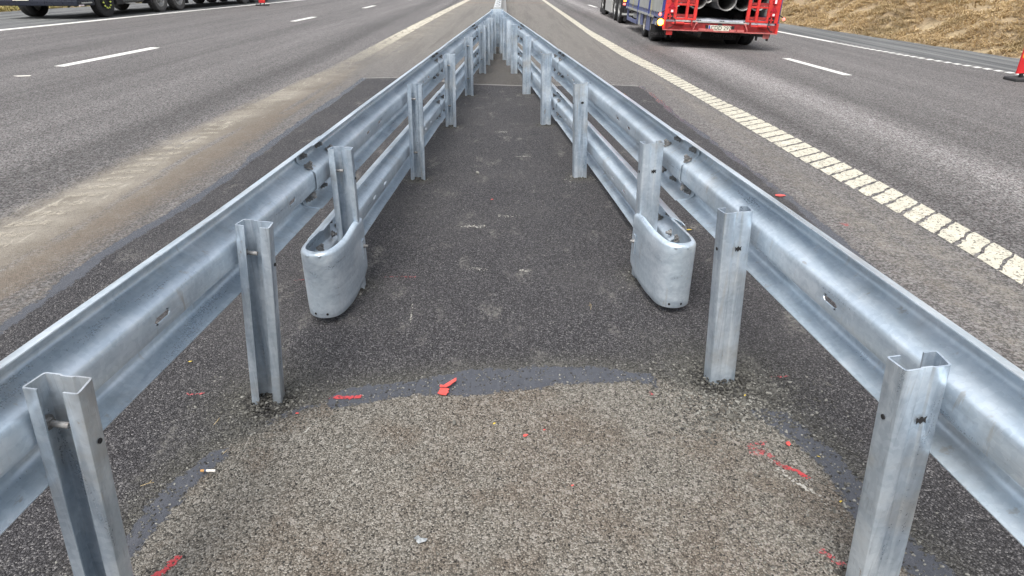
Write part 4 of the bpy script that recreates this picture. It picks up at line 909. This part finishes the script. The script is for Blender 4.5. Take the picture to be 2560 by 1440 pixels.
def stone_mat():
    n = N('crushed_stone'); s = n.attr('shade'); c = n.mix(n.ramp(s, 0, .55), (.022,.021,.019), (.095,.092,.080)); c = n.mix(n.ramp(s, .6, 1), c, (.24,.235,.21)); n.set(base=c, rough=.85); return n.m
M_STONE = stone_mat()
ICO = [(0,0,1),(.89,0,.45),(.28,.85,.45),(-.72,.53,.45),(-.72,-.53,.45),(.28,-.85,.45),(.72,.53,-.45),(-.28,.85,-.45),(-.89,0,-.45),(-.28,-.85,-.45),(.72,-.53,-.45),(0,0,-1)]
ICF = [(0,1,2),(0,2,3),(0,3,4),(0,4,5),(0,5,1),(1,6,2),(2,7,3),(3,8,4),(4,9,5),(5,10,1),(6,7,2),(7,8,3),(8,9,4),(9,10,5),(10,6,1),(11,7,6),(11,8,7),(11,9,8),(11,10,9),(11,6,10)]
sv = []; sf = []; sh_ = []
def stone(x, y, r, shade=None, into=.35, lift=0.0):
    i = len(sv); a = random.random()*6.28; ca, sa = math.cos(a), math.sin(a); sx, sy, sz = r*random.uniform(.8,1.35), r*random.uniform(.6,1), r*random.uniform(.45,.8); z = float(zroad(np.array(x)))+sz*(1-2*into)+lift
    for (p, q, t) in ICO:
        k = random.uniform(.75,1.2); p, q, t = p*sx*k, q*sy*k, t*sz*k; sv.append((x+p*ca-q*sa, y+p*sa+q*ca, z+t))
    sf.extend([(i+a_, i+b_, i+c_) for a_, b_, c_ in ICF]); sh_.extend([shade if shade is not None else random.random()]*12)
for (px, py, r) in [(q[0], q[1], q[2]) for q in PB]:
    near_ = py < 2.6
    for _ in range(900 if near_ else 130 if py < 6 else 50):
        a = random.random()*6.28; d = abs(random.gauss(0, r*.8)); stone(px+d*math.cos(a), py+d*math.sin(a)*.8, random.uniform(.0022,.0055) if near_ else random.uniform(.004,.008), random.random()**1.3)
for _ in range(2600):
    x = random.gauss(.88,.15); y = random.gauss(2.07,.13); stone(x, y, random.uniform(.0022,.006), random.random()**1.2)
for (mx, my, mr, mh) in ((-.956,2.067,.085,.022),(.862,2.213,.10,.026),(-.845,3.095,.05,.012),(.73,3.229,.05,.012),(-.764,5.078,.05,.012),(.558,5.14,.05,.012),(-.668,7.07,.05,.012),(.372,7.165,.05,.012),(-1.034,1.117,.06,.015),(.985,1.211,.07,.018)):
    for _ in range(700 if mr > .08 else 260):   # broken asphalt heaped round the driven posts
        a = random.random()*6.28; d = mr*1.25*math.sqrt(random.random()); h_ = mh*max(0, 1-(d/(mr*1.25))**2)
        stone(mx+d*math.cos(a), my+d*math.sin(a), random.uniform(.004,.0085), random.random()**1.9*.8, .3, h_*random.uniform(.4,1))
for _ in range(260): stone(random.gauss(.84,.17), random.gauss(2.05,.13), random.uniform(.005,.009), random.random()**.8)
for _ in range(120): stone(random.gauss(-.97,.13), random.gauss(2.03,.08), random.uniform(.004,.008), random.random()**1.2)
for _ in range(160): stone(random.gauss(1.08,.07), random.gauss(1.45,.25), random.uniform(.003,.007), random.random()**.7)
for _ in range(1800):   # crumbs along the arc
    k = random.randrange(3, len(ARC)-4); a, c = ARC[k], ARC[k+1]; t = random.random(); stone(a[0]+(c[0]-a[0])*t+random.gauss(0,.07), a[1]+(c[1]-a[1])*t+random.gauss(0,.06), random.uniform(.002,.005), random.random()**1.2)
for _ in range(1500):
    stone(random.uniform(-1.2,1.2), random.uniform(.9,2.1), random.uniform(.002,.0045), random.random())
for _ in range(900):
    stone(random.uniform(-.9,.8), random.uniform(2.3,7), random.uniform(.002,.0045), random.random()**.6)
me = bpy.data.meshes.new('loose_gravel'); me.from_pydata(sv, [], sf); a = me.attributes.new('shade', 'FLOAT', 'POINT'); a.data.foreach_set('value', np.array(sh_, np.float32)); me.materials.append(M_STONE)
tag(link(bpy.data.objects.new('loose_gravel', me)), 'loose crushed gravel scattered around the post feet and seams', 'gravel', kind='stuff')
PEB = [(.70,2.05,.013,.75,'pale angular pebble below the second right post'),(.83,1.955,.017,.5,'flat grey pebble at the front of the gravel heap on the right'),(.87,1.965,.012,.45,'small rounded pebble touching the flat grey one on the right'),(.76,1.95,.013,.5,'grey pebble left of the flat one on the gravel heap'),(.745,2.02,.011,.9,'white pebble in the middle of the gravel heap'),(-.58,1.79,.013,.85,'light round pebble on the brown asphalt left of centre'),(-.215,1.925,.015,.7,'pale flat pebble on the brown asphalt above the middle'),(-.94,2.07,.014,.85,'light stone at the foot of the second left post'),(-.29,5.24,.022,1.0,'white pebble far up the dark asphalt between the rails'),(-.86,3.05,.013,.9,'pale chip beside the left terminal on the dark asphalt')]
for x, y, r, s, lab in PEB:
    sv, sf, sh_ = [], [], []; stone(0, 0, r, s, .2)
    me = bpy.data.meshes.new('pebble'); me.from_pydata(sv, [], sf); a = me.attributes.new('shade', 'FLOAT', 'POINT'); a.data.foreach_set('value', np.array(sh_, np.float32)); me.materials.append(M_STONE)
    o = link(bpy.data.objects.new('pebble', me)); o.location = (x, y, .002); o.modifiers.new('s', 'SUBSURF').levels = 1; tag(o, lab, 'pebble', 'pebbles lying on the asphalt')

shrub('shrub', 16.9, 22.2, .45, .35, M_SHRUB, 'dark green low shrub at the top of the dry hillside')
